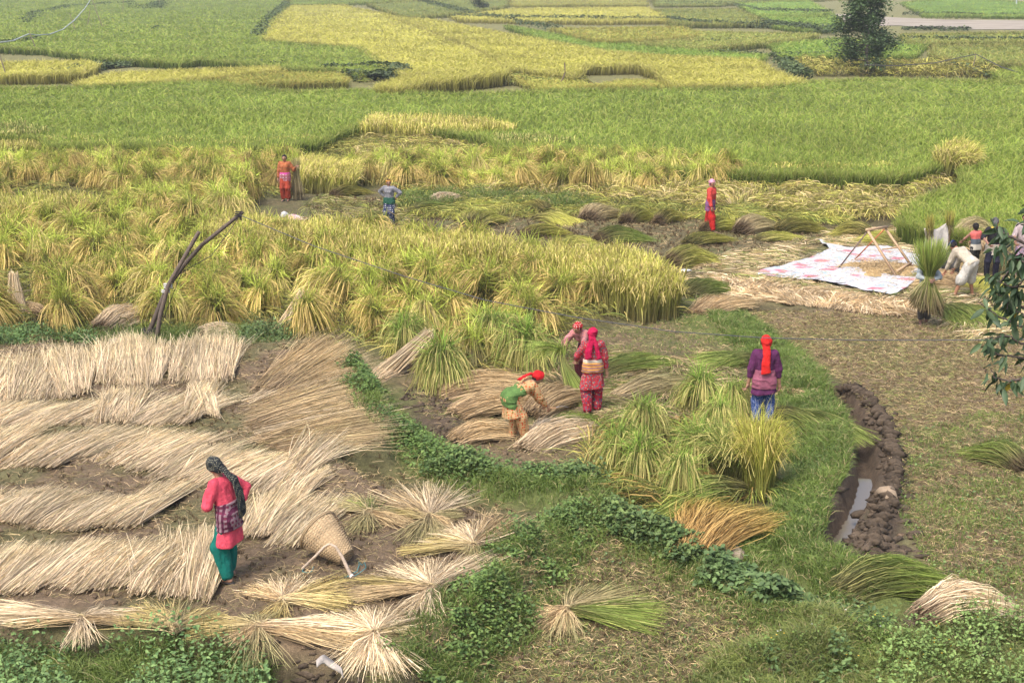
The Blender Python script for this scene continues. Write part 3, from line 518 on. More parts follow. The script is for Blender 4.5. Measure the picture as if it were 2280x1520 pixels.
SPLAYS = [
 ((182, 1392), [((-30, 1375), .10, 240, 'straw'), ((20, 1402), .10, 160, 'tan'), ((345, 1385), .12, 260, 'straw'), ((320, 1405), .1, 120, 'tan'), ((178, 1462), .22, 110, 'straw'), ((250, 1365), .2, 70, 'straw')], 'straw bundle lying at the terrace edge with a tail hanging over green weeds'),
 ((392, 1412), [((300, 1392), .3, 170, 'yellow'), ((480, 1400), .3, 140, 'yellow'), ((388, 1375), .5, 90, 'greentan'), ((380, 1440), .3, 60, 'yellow')], 'small yellowish tied bundle between two long straw bundles on the bank'),
 ((575, 1408), [((425, 1405), .2, 280, 'yellow'), ((500, 1440), .25, 120, 'tan'), ((560, 1370), .6, 170, 'greentan'), ((790, 1400), .12, 280, 'straw'), ((800, 1440), .10, 180, 'tan'), ((575, 1500), .2, 70, 'greentan')], 'olive tied bundle fanned open above the exposed brown earth bank'),
 ((632, 1350), [((552, 1312), .2, 190, 'tan'), ((600, 1300), .3, 160, 'straw'), ((680, 1290), .35, 230, 'straw'), ((780, 1295), .12, 150, 'yellow'), ((800, 1350), .14, 230, 'yellow'), ((600, 1392), .25, 140, 'yellow')], 'straw bundle opened four ways just in front of the wicker basket'),
 ((835, 1425), [((740, 1375), .35, 230, 'straw'), ((800, 1360), .4, 200, 'straw'), ((880, 1360), .4, 200, 'straw'), ((750, 1430), .4, 180, 'tan'), ((925, 1400), .3, 120, 'greentan'), ((790, 1500), .3, 230, 'straw'), ((860, 1520), .25, 230, 'straw')], 'large pale tied bundle sprawled over the foot of the leafy bank'),
 ((960, 1322), [((885, 1265), .3, 180, 'straw'), ((940, 1245), .3, 170, 'straw'), ((1000, 1255), .3, 130, 'straw'), ((1078, 1238), .09, 260, 'straw'), ((800, 1295), .07, 200, 'yellow'), ((790, 1330), .1, 260, 'tan'), ((925, 1380), .25, 160, 'straw')], 'white-straw tied bundle with long brown stalks trailing left beside the leafy bank'),
 ((1054, 1228), [((985, 1185), .4, 200, 'straw'), ((1060, 1165), .4, 210, 'straw'), ((1140, 1152), .16, 280, 'tan'), ((895, 1232), .06, 200, 'yellow'), ((960, 1205), .2, 150, 'yellow'), ((1048, 1248), .4, 60, 'greentan')], 'fan-shaped yellow straw bundle pointing up to the bean plants'),
 ((956, 1162), [((880, 1095), .25, 140, 'tan'), ((945, 1080), .3, 200, 'straw'), ((985, 1100), .3, 150, 'straw'), ((868, 1140), .15, 110, 'yellow'), ((1028, 1150), .2, 150, 'greentan'), ((1010, 1175), .2, 110, 'tan'), ((920, 1220), .25, 200, 'greentan'), ((970, 1220), .2, 130, 'greentan')], 'pale star-shaped tied bundle, uppermost below the bean-covered bank'),
 ((822, 1152), [((768, 1112), .35, 200, 'greentan'), ((800, 1120), .3, 120, 'green'), ((915, 1175), .15, 260, 'tan'), ((900, 1155), .2, 100, 'greentan'), ((790, 1200), .25, 150, 'greentan')], 'grey-green bundle tied behind the wicker basket'),
 ((1262, 1370), [((1300, 1305), .2, 150, 'greentan'), ((1420, 1320), .18, 260, 'greentan'), ((1475, 1365), .18, 320, 'green'), ((1460, 1405), .12, 180, 'green'), ((1185, 1375), .2, 160, 'tan'), ((1225, 1415), .35, 200, 'tan'), ((1265, 1440), .2, 60, 'greentan')], 'green-topped rice bundle alone on the bare plot at bottom centre')]
for k, (t, fans, lab) in enumerate(SPLAYS):
    o = onp(*t); ff = []
    for (u, v), sp, n, kd in fans:
        e = G(u, v, gz(o.x, o.y)); ff.append((e[0] - o.x, e[1] - o.y, sp * 1.0, n, kd))
    tag(obj('tied_bundle', splay(700 + k, ff).build('tied_bundle', M_straw), None, o + Vector((0, 0, .01))), lab, 'straw bundle', 'tied bundles thrown down to dry')
# ---- lying sheaves: butt pixel, head pixel, width m, height m, kind, dark butt?, label
SHEAVES = [
 ((985, 885), (1180, 850), .9, .34, 'tan', 0, 'big tan sheaf arched on the mud behind the green-wrapped woman'), ((1020, 925), (1190, 890), .8, .28, 'tan', 0, 'lower tan sheaf overlapping the big one left of the bending woman'), ((1018, 985), (1135, 955), .6, .26, 'tan', 0, 'small tan sheaf at the feet of the bending woman, left side'),
 ((1178, 1005), (1305, 940), .85, .26, 'straw', 0, 'pale sheaf spread right of the bending woman with butts toward the bank'), ((1185, 930), (1290, 870), .8, .34, 'tan', 0, 'tan sheaf in front of the bending woman where her sickle points'), ((1200, 970), (1320, 925), .5, .14, 'green', 0, 'thin green sheaf between the sickle and the pale sheaf'),
 ((1380, 890), (1520, 845), .7, .2, 'greentan', 0, 'green and tan sheaf lying right of the floral-dressed woman'), ((1330, 835), (1460, 800), .7, .16, 'green', 0, 'green sheaf lying at elbow level behind the floral-dressed woman'), ((1680, 803), (1560, 815), .7, .14, 'green', 0, 'long flat green sheaf left of the purple-topped woman'),
 ((1640, 925), (1500, 900), .6, .12, 'green', 0, 'flat green stalks strewn left of the blue trousers'), ((1735, 880), (1800, 862), .5, .12, 'tan', 0, 'small tan straw patch right of the blue trousers'), ((1640, 1100), (1440, 1125), .8, .3, 'green', 0, 'green sheaf lying below the tall golden clump'),
 ((1600, 1075), (1430, 1085), .6, .2, 'orange', 0, 'orange-tinged straw tangled left of the tall golden clump'), ((1545, 1235), (1665, 1135), 1.0, .28, 'orange', 0, 'orange-brown sheaf draped over the weedy bank, lower centre right'), ((1740, 935), (1890, 985), .85, .3, 'green', 0, 'green-gold sheaf drooping over the grass bank toward the ditch'),
 ((1880, 1330), (2065, 1290), .8, .34, 'green', 0, 'bright green sheaf on the path below the ditch'), ((2060, 1385), (2215, 1365), .7, .36, 'straw', 1, 'straw sheaf resting on a dark earth clod, lower right'), ((2275, 1050), (2180, 1010), .6, .34, 'green', 1, 'green sheaf on dark stubble at the right edge of the field'),
 ((745, 440), (840, 425), .7, .35, 'greentan', 1, 'dark-butted sheaf lying between the two far women'), ((965, 455), (1055, 432), .8, .3, 'straw', 0, 'pale sheaf on the cut field right of the striped-shirt woman'), ((920, 475), (1050, 455), .8, .3, 'green', 0, 'green sheaf in front of the pale one by the striped-shirt woman'),
 ((1050, 505), (1120, 460), 1.2, .4, 'green', 0, 'round green heap of rice at the edge of the cut mud'), ((1215, 478), (1140, 450), .9, .36, 'tan', 0, 'tan sheaf heaped behind the round green heap'), ((1200, 492), (1300, 500), .8, .3, 'greentan', 0, 'olive sheaf right of the tan heap on the cut mud'),
 ((1310, 492), (1410, 455), 1.0, .45, 'greentan', 1, 'thick sheaf stack with dark butts, largest on the cut mud'), ((1395, 500), (1470, 462), .8, .45, 'greentan', 1, 'dark-butted sheaf leaning against the largest stack'), ((1465, 502), (1525, 475), .6, .42, 'greentan', 1, 'small dark-butted sheaf left of the woman in coral'),
 ((1570, 518), (1650, 500), .7, .4, 'greentan', 1, 'sheaf with dark butts just behind the legs of the woman in coral'), ((1650, 522), (1770, 488), .9, .5, 'greentan', 1, 'domed sheaf with dark round butt right of the woman in coral'), ((1735, 520), (1850, 500), .9, .38, 'stook', 0, 'long tan sheaf beside the domed one, near the printed tarp'),
 ((1170, 528), (1270, 515), .7, .3, 'green', 1, 'green sheaf with a dark knot of butts behind the golden strip'), ((1240, 545), (1345, 535), .7, .2, 'greentan', 0, 'flat sheaf half hidden behind the golden strip'), ((1335, 540), (1465, 525), .9, .4, 'green', 1, 'green dome of rice in the middle of the cut mud'),
 ((1495, 595), (1620, 565), .95, .5, 'green', 1, 'big green sheaf with dark hollow butts near the tarp path'), ((1535, 545), (1620, 530), .8, .24, 'greentan', 0, 'low pale-green sheaf below the woman in coral'), ((1690, 535), (1790, 525), .7, .16, 'green', 0, 'thin dark green sheaf left of the printed tarp'),
 ((1530, 660), (1640, 630), 1.0, .3, 'green', 0, 'green sheaf at the right end of the golden strip'), ((1560, 700), (1665, 665), .9, .2, 'tan', 0, 'tan straw wisp on the path below the printed tarp'), ((1930, 525), (1850, 520), 1.1, .35, 'green', 0, 'green heap behind the wooden frame, left part'),
 ((2000, 545), (1900, 530), 1.1, .3, 'greentan', 0, 'pale green heap behind the wooden frame, right part'), ((2110, 690), (2230, 735), 1.2, .2, 'green', 0, 'green sheaf spread right of the man hidden by his load'), ((2240, 640), (2160, 655), 1.2, .3, 'tan', 0, 'brown straw heap at the feet of the stooping man'),
 ((225, 750), (335, 700), .95, .5, 'straw', 1, 'pale sheaf leaning on the crossed poles'), ((440, 758), (540, 735), .7, .3, 'straw', 1, 'small pale sheaf right of the crossed poles'), ((95, 715), (10, 712), .9, .4, 'tan', 1, 'tan sheaf slumped at the left edge below the stooks'), ((320, 518), (390, 505), .8, .35, 'straw', 0, 'pale sheaf lying among the stooks left of the crossed poles'),
 ((835, 850), (950, 790), .6, .2, 'straw', 0, 'short straw sheaf at the foot of the leaning straw'), ((60, 778), (110, 755), .5, .2, 'tan', 0, 'little tan straw wisp in the weeds at the left edge')]
for k, (b, h_, W, H, kd, dk, lab) in enumerate(SHEAVES):
    B = onp(*b); E = onp(*h_); d = E - B; L = max(.55, min(1.9, math.hypot(d.x, d.y))) * (.78 if B.y > 33 else 1)
    if d.length > 0 and math.hypot(d.x, d.y) > 1.9: pass
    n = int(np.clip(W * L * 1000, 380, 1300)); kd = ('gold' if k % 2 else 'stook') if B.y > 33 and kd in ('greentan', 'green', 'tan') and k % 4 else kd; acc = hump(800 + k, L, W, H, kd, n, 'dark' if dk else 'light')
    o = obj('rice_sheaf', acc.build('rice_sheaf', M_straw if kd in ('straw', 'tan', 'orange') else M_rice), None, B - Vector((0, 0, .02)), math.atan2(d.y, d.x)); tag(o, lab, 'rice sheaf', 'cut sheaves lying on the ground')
# ---- straw sheaves leaning upright
def leaning(seed, base, top, W, kind, n=330):
    rng = np.random.default_rng(seed); acc = Acc(); B = onp(*base); T = at(top[0], top[1], B.y + .25); D = np.array(T - B); s = rng.random((n, 2)) - .5
    S = np.stack([s[:, 0] * W, s[:, 1] * .3, np.full(n, .0)], 1); E = np.array(D) + np.stack([s[:, 0] * W * .35, s[:, 1] * .15, rng.normal(0, .05, n)], 1)
    P = bez(S, S + D * .3, E - D * .3 + [0, 0, .03], E, 5) + rng.normal(0, .008, (n, 5, 3)); ribbons(acc, P, np.tile([.014] * 5, (n, 1)), mixc(n, kind, rng, 5), rng); return acc, B
for k, (b, t, W, kd, lab) in enumerate([((40, 722), (30, 612), .55, 'straw', 'tall pale straw sheaf standing at the left edge below the stooks'), ((612, 752), (672, 655), .32, 'straw', 'slim straw sheaf leaning right, between stooks right of the crossed poles'),
        ((855, 832), (958, 742), .55, 'straw', 'wide straw sheaf leaning against the front stook'), ((925, 826), (955, 775), .4, 'tan', 'short tan sheaf under the wide leaning one')]):
    acc, B = leaning(900 + k, b, t, W, kd); tag(obj('straw_sheaf', acc.build('straw_sheaf', M_straw), None, B), lab, 'straw sheaf', 'straw sheaves leaning among the stooks')

# ---- stooks in rows
STOOK = [stook(40 + i, 'stook' if i % 3 else 'gold', .6 + .05 * (i % 3), .36 + .03 * (i % 4), 300, (i % 3 - 1) * .12).build('rice_stook', M_rice) for i in range(9)]
FSTOOK = [stook(60 + i, 'green', .62, .4, 340, (i % 3 - 1) * .1).build('rice_stook', M_rice) for i in range(4)]
ZONE = gp([(-90, 345), (100, 335), (480, 345), (700, 330), (820, 285), (1080, 318), (1340, 360), (1640, 392), (1640, 420), (1440, 432), (1280, 430), (1100, 432), (960, 428), (760, 405), (660, 440), (560, 470), (470, 520), (560, 560), (1000, 570), (1240, 610), (1500, 665), (1512, 706), (1330, 735), (1230, 760), (1100, 835), (960, 815), (840, 800), (700, 760), (560, 740), (440, 742), (-90, 742)])
HOLES = [gp(p) for p in ([(590, 425), (720, 425), (720, 480), (590, 480)], [(820, 440), (920, 440), (920, 560), (820, 560)], [(0, 425), (250, 430), (260, 500), (0, 500)], [(660, 360), (790, 370), (780, 430), (660, 430)], [(200, 690), (350, 690), (350, 760), (200, 760)], [(830, 760), (950, 760), (950, 850), (830, 850)], [(1190, 690), (1380, 690), (1380, 900), (1190, 900)], [(0, 620), (110, 620), (110, 742), (0, 742)], [(590, 670), (680, 670), (680, 760), (590, 760)])]
LOOK = ['golden', 'green-gold', 'tall', 'short', 'shaggy', 'yellowish', 'bushy', 'leaning', 'spiky']
rng = np.random.default_rng(77); cand = []; row = 0; y = 27.6
while y < 60:
    x = -24 + (row % 2) * .5
    while x < 16: cand.append((x + rng.normal(0, .17), y + rng.normal(0, .2), row)); x += 1.08
    y += 1.12; row += 1
cand = np.array(cand); ok = inside(cand[:, :2], ZONE); U, V = PX(np.c_[cand[:, :2], np.zeros(len(cand))]); ok &= (U > -40) & (U < 2300)
for h_ in HOLES: ok &= ~inside(cand[:, :2], h_)
cand = cand[ok]; cand = cand[np.argsort(cand[:, 1])]; near_c = cand[:285]; far_c = cand[285:]
FRONT_LAB = {}
for r in sorted(set(near_c[:, 2])):
    L = sorted([c for c in near_c if c[2] == r], key=lambda c: c[0])
    for j, c in enumerate(L):
        vi = int(rng.integers(0, 9)); me = STOOK[vi]; o = obj('rice_stook', me, None, (c[0], c[1], gz(c[0], c[1]) - .02), rng.random() * 6.283); s = rng.uniform(1.1, 1.5); o.scale = (s * rng.uniform(.9, 1.15), s, s * rng.uniform(.8, 1.05)); o.rotation_euler.x = rng.normal(0, .17); o.rotation_euler.y = rng.normal(0, .17)
        tag(o, f"{LOOK[vi]} stook, {ORD[j]} from left in the {ORD[int(r)]} row behind the terrace", 'rice stook', 'stooks of cut rice standing in rows')
# the farther ones, too many and too small to count: one object
acc = Acc(); tmpl = [stook(70 + i, 'stook' if i else 'gold', .62, .42, 90) for i in range(3)]
tm = [(np.concatenate(t.V), np.concatenate(t.F4), np.concatenate(t.C)) for t in tmpl]
for c in far_c:
    V, Fq, cl = tm[int(rng.integers(0, 3))]; a = rng.random() * 6.283; s = rng.uniform(.95, 1.35); ca, sa = math.cos(a) * s, math.sin(a) * s
    W = np.stack([V[:, 0] * ca - V[:, 1] * sa + c[0], V[:, 0] * sa + V[:, 1] * ca + c[1], V[:, 2] * s * rng.uniform(.8, 1.05)], 1); acc.add(W, Fq, cl * rng.uniform(.85, 1.15))
tag(obj('far_rice_stooks', acc.build('far_rice_stooks', M_rice)), kind='stuff')
for (u, v), s, i, lab in [((985, 868), 1.25, 0, 'dark-waisted green stook beside the wide leaning straw, front of the mass'), ((905, 800), 1.1, 3, 'stook behind the wide leaning straw'), ((1095, 800), 1.2, 1, 'stook behind the big tan sheaf'), ((1180, 820), 1.2, 2, 'green stook left of the woman in pink pattern'), ((1135, 812), 1.1, 3, 'narrow stook just left of that by the pink-patterned woman'),
        ((1556, 915), .95, 0, 'tall narrow stook with dark stem, nearest the blue-trousered woman on her left'), ((1435, 990), .95, 1, 'green stook rising behind the drooping pair'), ((1375, 1050), .92, 2, 'drooping green stook right of the pale sheaf'), ((1425, 1080), .95, 3, 'drooping green stook in front of the others'), ((1540, 1060), 1.05, 0, 'dark-green stook left of the tall golden clump'), ((1625, 935), .85, 1, 'stook directly left of the blue trousers'), ((1515, 1110), .9, 2, 'small brown-headed stook at the foot of the golden clump'), ((1600, 975), .8, 3, 'low stook between the dark-stemmed one and the golden clump')]:
    o = obj('green_stook', FSTOOK[i], None, onp(u, v) - Vector((0, 0, .02)), u * .7); o.scale = (s, s, s * 1.1); tag(o, lab, 'rice stook', 'green stooks in the front plot')

# ================================================================ STANDING AND LODGED RICE (uncountable)
def standing(name, px, n, h, kind, seed, lean=(0, 0), wide=.016, z=0, ears=.35, jitter=.22):
    rng = np.random.default_rng(seed); poly = gp(px); q = in_poly(n, poly, rng); cl = rng.normal(0, .05, q.shape); m = len(q); acc = Acc(); zz = height(q[:, 0], q[:, 1], False)
    hh = h * rng.uniform(.75, 1.15, m) * (.85 + .3 * vn2(q[:, 0] * 1.5, q[:, 1] * 1.5, seed)); az = rng.random(m) * 6.283; o = np.stack([np.cos(az), np.sin(az)], 1) * rng.uniform(.05, jitter, m)[:, None] * h + np.array(lean) * (.6 + .8 * vn2(q[:, 0] * .8, q[:, 1] * .8, seed + 1))[:, None]
    P0 = np.c_[q, zz]; P1 = np.c_[q + o * .15, zz + hh * .5]; P2 = np.c_[q + o * .7, zz + hh * 1.02]; P3 = np.c_[q + o * 1.6, zz + hh * rng.uniform(.72, 1.12, m)]
    P = bez(P0, P1, P2, P3, 5); col = mixc(m, kind, rng, 5); e = rng.random(m) < ears; P[e, 4, 2] -= .18 * h; col[e, 3:] = RICE[kind][3] * rng.uniform(.8, 1.25, (e.sum(), 1, 1)); W = np.tile(np.array([.9, 1, 1.1, .9, .2]) * wide, (m, 1)); W[e, 3:] = [wide * 1.4, wide * .8]
    ribbons(acc, P, W, col, rng); return tag(obj(name, acc.build(name, M_rice)), kind='stuff')
standing('standing_golden_rice', [(460, 590), (700, 605), (900, 622), (1100, 640), (1300, 675), (1420, 708), (1512, 712), (1512, 688), (1400, 655), (1240, 628), (1100, 600), (900, 582), (700, 562), (560, 552), (460, 545)], 30000, 1.0, 'gold', 21)
standing('standing_golden_rice', [(1290, 640), (1420, 640), (1512, 690), (1508, 712), (1440, 725), (1330, 700)], 9000, 1.05, 'gold', 22)
standing('standing_golden_rice', [(-60, 530), (240, 535), (262, 512), (200, 492), (-60, 492)], 9000, .95, 'gold', 23)
standing('standing_golden_rice', [(665, 432), (790, 436), (795, 410), (700, 395), (660, 400)], 5500, .95, 'gold', 24, (.15, 0))
standing('standing_golden_rice', [(800, 312), (900, 318), (1040, 322), (1150, 318), (1140, 308), (1000, 298), (830, 292)], 9000, .9, 'gold', 25, wide=.026)
standing('standing_golden_rice', [(1270, 372), (1400, 386), (1700, 408), (1990, 405), (1980, 396), (1700, 396), (1400, 374), (1290, 352)], 8000, .62, 'gold', 26, wide=.024)
standing('standing_golden_rice', [(2080, 398), (2105, 408), (2150, 404), (2152, 386), (2120, 376), (2085, 378)], 5000, 1.15, 'gold', 27, (.2, 0), wide=.024, jitter=.35)
standing('standing_golden_rice', [(-60, 352), (300, 345), (480, 350), (700, 338), (700, 330), (480, 338), (200, 330), (-60, 340)], 8000, .6, 'gold', 28, wide=.024)
standing('young_green_rice', [(-60, 338), (60, 335), (110, 322), (60, 312), (-60, 310)], 5000, .9, 'green', 29, wide=.024)
standing('young_green_rice', [(1100, 345), (1200, 352), (1280, 348), (1200, 335), (1110, 330)], 3500, .8, 'green', 30, wide=.024)
standing('golden_rice_clump', [(1655, 1095), (1700, 1120), (1725, 1100), (1715, 1070), (1660, 1065)], 2600, 1.1, 'lime', 31, wide=.0075, jitter=.30, ears=.22)
standing('golden_rice_clump', [(1600, 1080), (1660, 1090), (1670, 1050), (1590, 1040)], 1100, .85, 'green', 32, (-.2, 0), jitter=.6, wide=.009)
TARP = gp([(1818, 545), (1860, 558), (1960, 558), (2046, 570), (2046, 632), (1992, 660), (1930, 652), (1870, 640), (1705, 618), (1695, 612)])
def lodged(name, px, n, kinds, seed, L=.75, hz=.22, base=0., wide=.016, flow=.35, bias=0.):
    """stalks lying over in swirling swathes"""
    rng = np.random.default_rng(seed); q = in_poly(n, gp(px), rng); q = q[sd(q, TARP) > .1] if 'strewn' in name else q; m = len(q); acc = Acc(); zz = height(q[:, 0], q[:, 1], False) + base * rng.random(m)
    a = fbm(q[:, 0] * flow, q[:, 1] * flow, 2, seed) * 12 + bias + rng.normal(0, .35, m); o = np.stack([np.cos(a), np.sin(a)], 1); ln = L * rng.uniform(.5, 1.2, m); k = .3 + 1.1 * vn2(q[:, 0] * 1.3, q[:, 1] * 1.3, seed + 5); top = hz * k * rng.uniform(.2, 1.1, m)
    P = bez(np.c_[q, zz + .01], np.c_[q + o * ln[:, None] * .25, zz + top + .02], np.c_[q + o * ln[:, None] * .7, zz + top * .9 + .02], np.c_[q + o * ln[:, None], zz + top * .3 + .01], 4)
    for i, kd in enumerate(kinds):
        s = (rng.random(m) * len(kinds)).astype(int) == i if len(kinds) > 1 else np.ones(m, bool)
        if s.sum(): ribbons(acc, P[s], np.tile(np.array([.9, 1, 1, .4]) * wide, (s.sum(), 1)), mixc(int(s.sum()), kd, rng, 4), rng)
    return tag(obj(name, acc.build(name, M_rice)), kind='stuff')
lodged('lodged_rice', [(-90, 345), (480, 345), (820, 290), (1340, 360), (1640, 392), (1640, 430), (1100, 440), (760, 420), (600, 440), (470, 500), (560, 560), (1000, 580), (1500, 680), (1500, 715), (1230, 765), (1080, 830), (960, 820), (700, 765), (440, 745), (-90, 742)], 40000, ('stook', 'gold', 'stook', 'green'), 51, .8, .4, .15, wide=.02)
lodged('lodged_rice', [(820, 288), (1100, 326), (1340, 365), (1700, 402), (2000, 405), (2100, 395), (2130, 405), (2060, 435), (2010, 480), (1960, 495), (1850, 490), (1640, 470), (1440, 450), (1100, 440), (940, 425), (760, 400)], 42000, ('gold', 'stook', 'yellow'), 52, .85, .45, .12, wide=.024)
lodged('strewn_rice_straw', [(1840, 530), (1900, 515), (2060, 500), (2180, 530), (2330, 560), (2330, 720), (2200, 760), (2060, 705), (1900, 690), (1760, 665), (1560, 640), (1530, 600), (1620, 560), (1740, 545)], 26000, ('green', 'tan', 'straw', 'greentan'), 53, .7, .12, .03, .016)
lodged('strewn_rice_straw', [(1560, 630), (1700, 640), (1850, 665), (2010, 690), (2080, 710), (1960, 705), (1800, 685), (1650, 668)], 9000, ('straw', 'tan'), 54, .7, .2, .05, .016)
lodged('strewn_rice_straw', [(1240, 750), (1340, 790), (1500, 800), (1640, 790), (1660, 860), (1620, 960), (1480, 970), (1340, 960), (1290, 900), (1220, 850), (1100, 830)], 8000, ('green', 'tan', 'greentan'), 55, .7, .1, .02, .013)
lodged('strewn_rice_straw', [(1310, 960), (1640, 930), (1720, 1000), (1720, 1100), (1600, 1140), (1400, 1140), (1300, 1060)], 7000, ('green', 'green', 'orange', 'gold'), 56, .75, .3, .05, .014)
lodged('lodged_rice', [(890, 430), (1080, 440), (1340, 450), (1560, 465), (1850, 480), (1860, 500), (1600, 492), (1300, 486), (1080, 490), (900, 480)], 16000, ('green', 'stook', 'gold'), 57, .7, .28, .08, .016)
lodged('lodged_far_rice', [(1780, 142), (1900, 150), (2100, 150), (2210, 160), (2215, 178), (2000, 174), (1800, 172), (1770, 160)], 9000, ('gold', 'stook', 'stook'), 58, .8, .55, .5, .05, .5)
lodged('lodged_far_rice', [(760, 182), (860, 192), (1240, 194), (1330, 192), (1250, 172), (1130, 160), (1120, 166), (960, 185), (880, 196)], 4000, ('stook', 'green'), 59, 1.0, .4, .3, .05, .2)

# ================================================================ LITTER, STUBBLE, WEEDS
def litter(name, px, n, kinds, seed, L=.16, wide=.008, z=0):
    rng = np.random.default_rng(seed); q = in_poly(n, gp(px), rng); m = len(q); acc = Acc(); zz = height(q[:, 0], q[:, 1], not z) + z; a = rng.random(m) * 6.283; ln = L * rng.uniform(.3, 1.5, m); o = np.stack([np.cos(a), np.sin(a)], 1) * ln[:, None]
    s = np.stack([-o[:, 1], o[:, 0]], 1) * rng.normal(0, .2, m)[:, None]; P = np.stack([np.c_[q, zz + .012], np.c_[q + o * .5 + s, zz + .02 + rng.random(m) * .04], np.c_[q + o, zz + .015 + rng.random(m) * .03]], 1)
    for i, kd in enumerate(kinds):
        t = (np.arange(m) % len(kinds)) == i; ribbons(acc, P[t], np.full(t.sum(), wide), mixc(int(t.sum()), kd, rng, 3), rng)
    return tag(obj(name, acc.build(name, M_straw)), kind='stuff')
litter('straw_litter', [(-100, 760), (720, 760), (860, 990), (1180, 1150), (1180, 1200), (900, 1460), (430, 1430), (-100, 1400)], 20000, ('tan', 'earthy', 'earthy'), 61)
litter('straw_litter', [(1230, 760), (1560, 690), (1760, 880), (1740, 1100), (1300, 1080), (960, 960), (900, 860)], 10000, ('earthy', 'green', 'tan'), 62)
litter('straw_litter', [(1180, 1200), (1300, 1130), (1560, 1240), (1860, 1400), (1700, 1600), (800, 1600), (900, 1500)], 18000, ('earthy', 'green', 'tan', 'earthy', 'earthy'), 63, .13)
litter('straw_litter', [(1640, 690), (2400, 720), (2400, 1340), (2080, 1290), (2000, 1100), (1990, 980), (1880, 860), (1740, 760)], 42000, ('earthy', 'tan', 'green', 'earthy', 'earthy'), 64, .14)
litter('straw_litter', [(900, 440), (1500, 470), (1900, 500), (1700, 620), (1540, 620), (1240, 570), (1100, 530), (900, 500)], 7000, ('earthy', 'tan'), 65, .2, .012)
lodged('lodged_rice', [(680, 450), (760, 430), (830, 450), (930, 480), (930, 560), (800, 545), (700, 520)], 3500, ('green', 'greentan', 'stook'), 60, .6, .16, .02, .014)
def tufts(name, px, n, seed, h=.07, cols=(C(.07, .05, .03), C(.16, .11, .06)), nb=7, wide=.012, grid=None):
    rng = np.random.default_rng(seed); q = in_poly(n, gp(px), rng)
    if grid: q = np.round(q / grid) * grid + rng.normal(0, grid * .3, q.shape)
    q = np.repeat(q, nb, 0); m = len(q); zz = height(q[:, 0], q[:, 1]); a = rng.random(m) * 6.283; o = np.stack([np.cos(a), np.sin(a)], 1) * rng.uniform(.01, .05, m)[:, None]; acc = Acc(); hh = h * rng.uniform(.5, 1.3, m)
    P = np.stack([np.c_[q + o * .3, zz - .01], np.c_[q + o * .7, zz + hh * .6], np.c_[q + o * 1.4, zz + hh]], 1); c = lerp(np.broadcast_to(cols[0], (m, 3)), np.broadcast_to(cols[1], (m, 3)), rng.random(m)); ribbons(acc, P, np.full(m, wide), np.repeat(c[:, None], 3, 1), rng)
    return tag(obj(name, acc.build(name, M_straw)), kind='stuff')
litter('straw_on_tarp', [(1730, 600), (1850, 560), (2040, 570), (2040, 640), (1990, 655), (1880, 640), (1740, 620)], 900, ('tan', 'straw', 'greentan'), 66, .16, .01, .13)
litter('straw_litter', [(690, 440), (900, 440), (900, 560), (700, 530)], 2500, ('tan', 'earthy', 'green'), 67, .2, .012)
tufts('rice_stubble', [(690, 440), (900, 440), (900, 560), (700, 530)], 300, 75, .12, wide=.02, grid=.25)
tufts('rice_stubble', [(1640, 690), (2400, 700), (2400, 1340), (2080, 1290), (2000, 1100), (1990, 980), (1880, 860), (1740, 760)], 3800, 71, .05, cols=(C(.12, .085, .05), C(.24, .17, .10)), grid=.2)
tufts('rice_stubble', [(1180, 1200), (1300, 1130), (1560, 1240), (1860, 1400), (1700, 1600), (800, 1600), (900, 1500)], 1500, 72, .05, grid=.2)
tufts('rice_stubble', [(-100, 760), (720, 760), (860, 990), (1180, 1150), (1180, 1200), (900, 1460), (430, 1430), (-100, 1400)], 1800, 73, .05, grid=.2)
tufts('rice_stubble', [(900, 440), (1500, 470), (1900, 500), (1700, 620), (1540, 620), (1240, 570), (1100, 530), (900, 500)], 1500, 74, .08, wide=.02, grid=.25)
def grass(name, n, seed, px=None, line=None, width=.6, h=.14, cols=(C(.07, .12, .02), C(.17, .24, .045)), wide=.008):
    rng = np.random.default_rng(seed); q = in_poly(n, gp(px), rng) if px else along(line, n, rng, width); k = fbm(q[:, 0] * 1.6, q[:, 1] * 1.6, 3, seed); q = q[k + rng.normal(0, .08, len(k)) > .36]; m = len(q); k = fbm(q[:, 0] * 1.6, q[:, 1] * 1.6, 3, seed); zz = height(q[:, 0], q[:, 1])
    a = rng.random(m) * 6.283; hh = h * rng.uniform(.4, 1.4, m) * (.4 + 1.2 * k); o = np.stack([np.cos(a), np.sin(a)], 1) * (hh * rng.uniform(.2, 1, m))[:, None]; acc = Acc()
    P = bez(np.c_[q, zz], np.c_[q + o * .1, zz + hh * .5], np.c_[q + o * .5, zz + hh], np.c_[q + o * 1.1, zz + hh * rng.uniform(.6, 1, m)], 4); t = np.clip(rng.random(m) * .8 + (k - .5), 0, 1); c = lerp(np.broadcast_to(cols[0], (m, 3)), np.broadcast_to(cols[1], (m, 3)), t); c[rng.random(m) < .08] = C(.34, .29, .14)
    ribbons(acc, P, np.tile(np.array([1, 1, .9, .3]) * wide, (m, 1)), np.repeat(c[:, None], 4, 1), rng); return tag(obj(name, acc.build(name, M_leaf)), kind='stuff')
grass('bank_grass', 30000, 81, line=BUND_A, width=.55); grass('bank_grass', 22000, 82, line=BUND_B, width=.6)
grass('bank_grass', 62000, 83, px=[(1545, 680), (1600, 670), (1740, 755), (1870, 880), (1895, 985), (1890, 1060), (1855, 1130), (1830, 1210), (1980, 1300), (1900, 1400), (1700, 1320), (1640, 1240), (1700, 1200), (1725, 1120), (1765, 980), (1730, 880), (1640, 790)], h=.17)
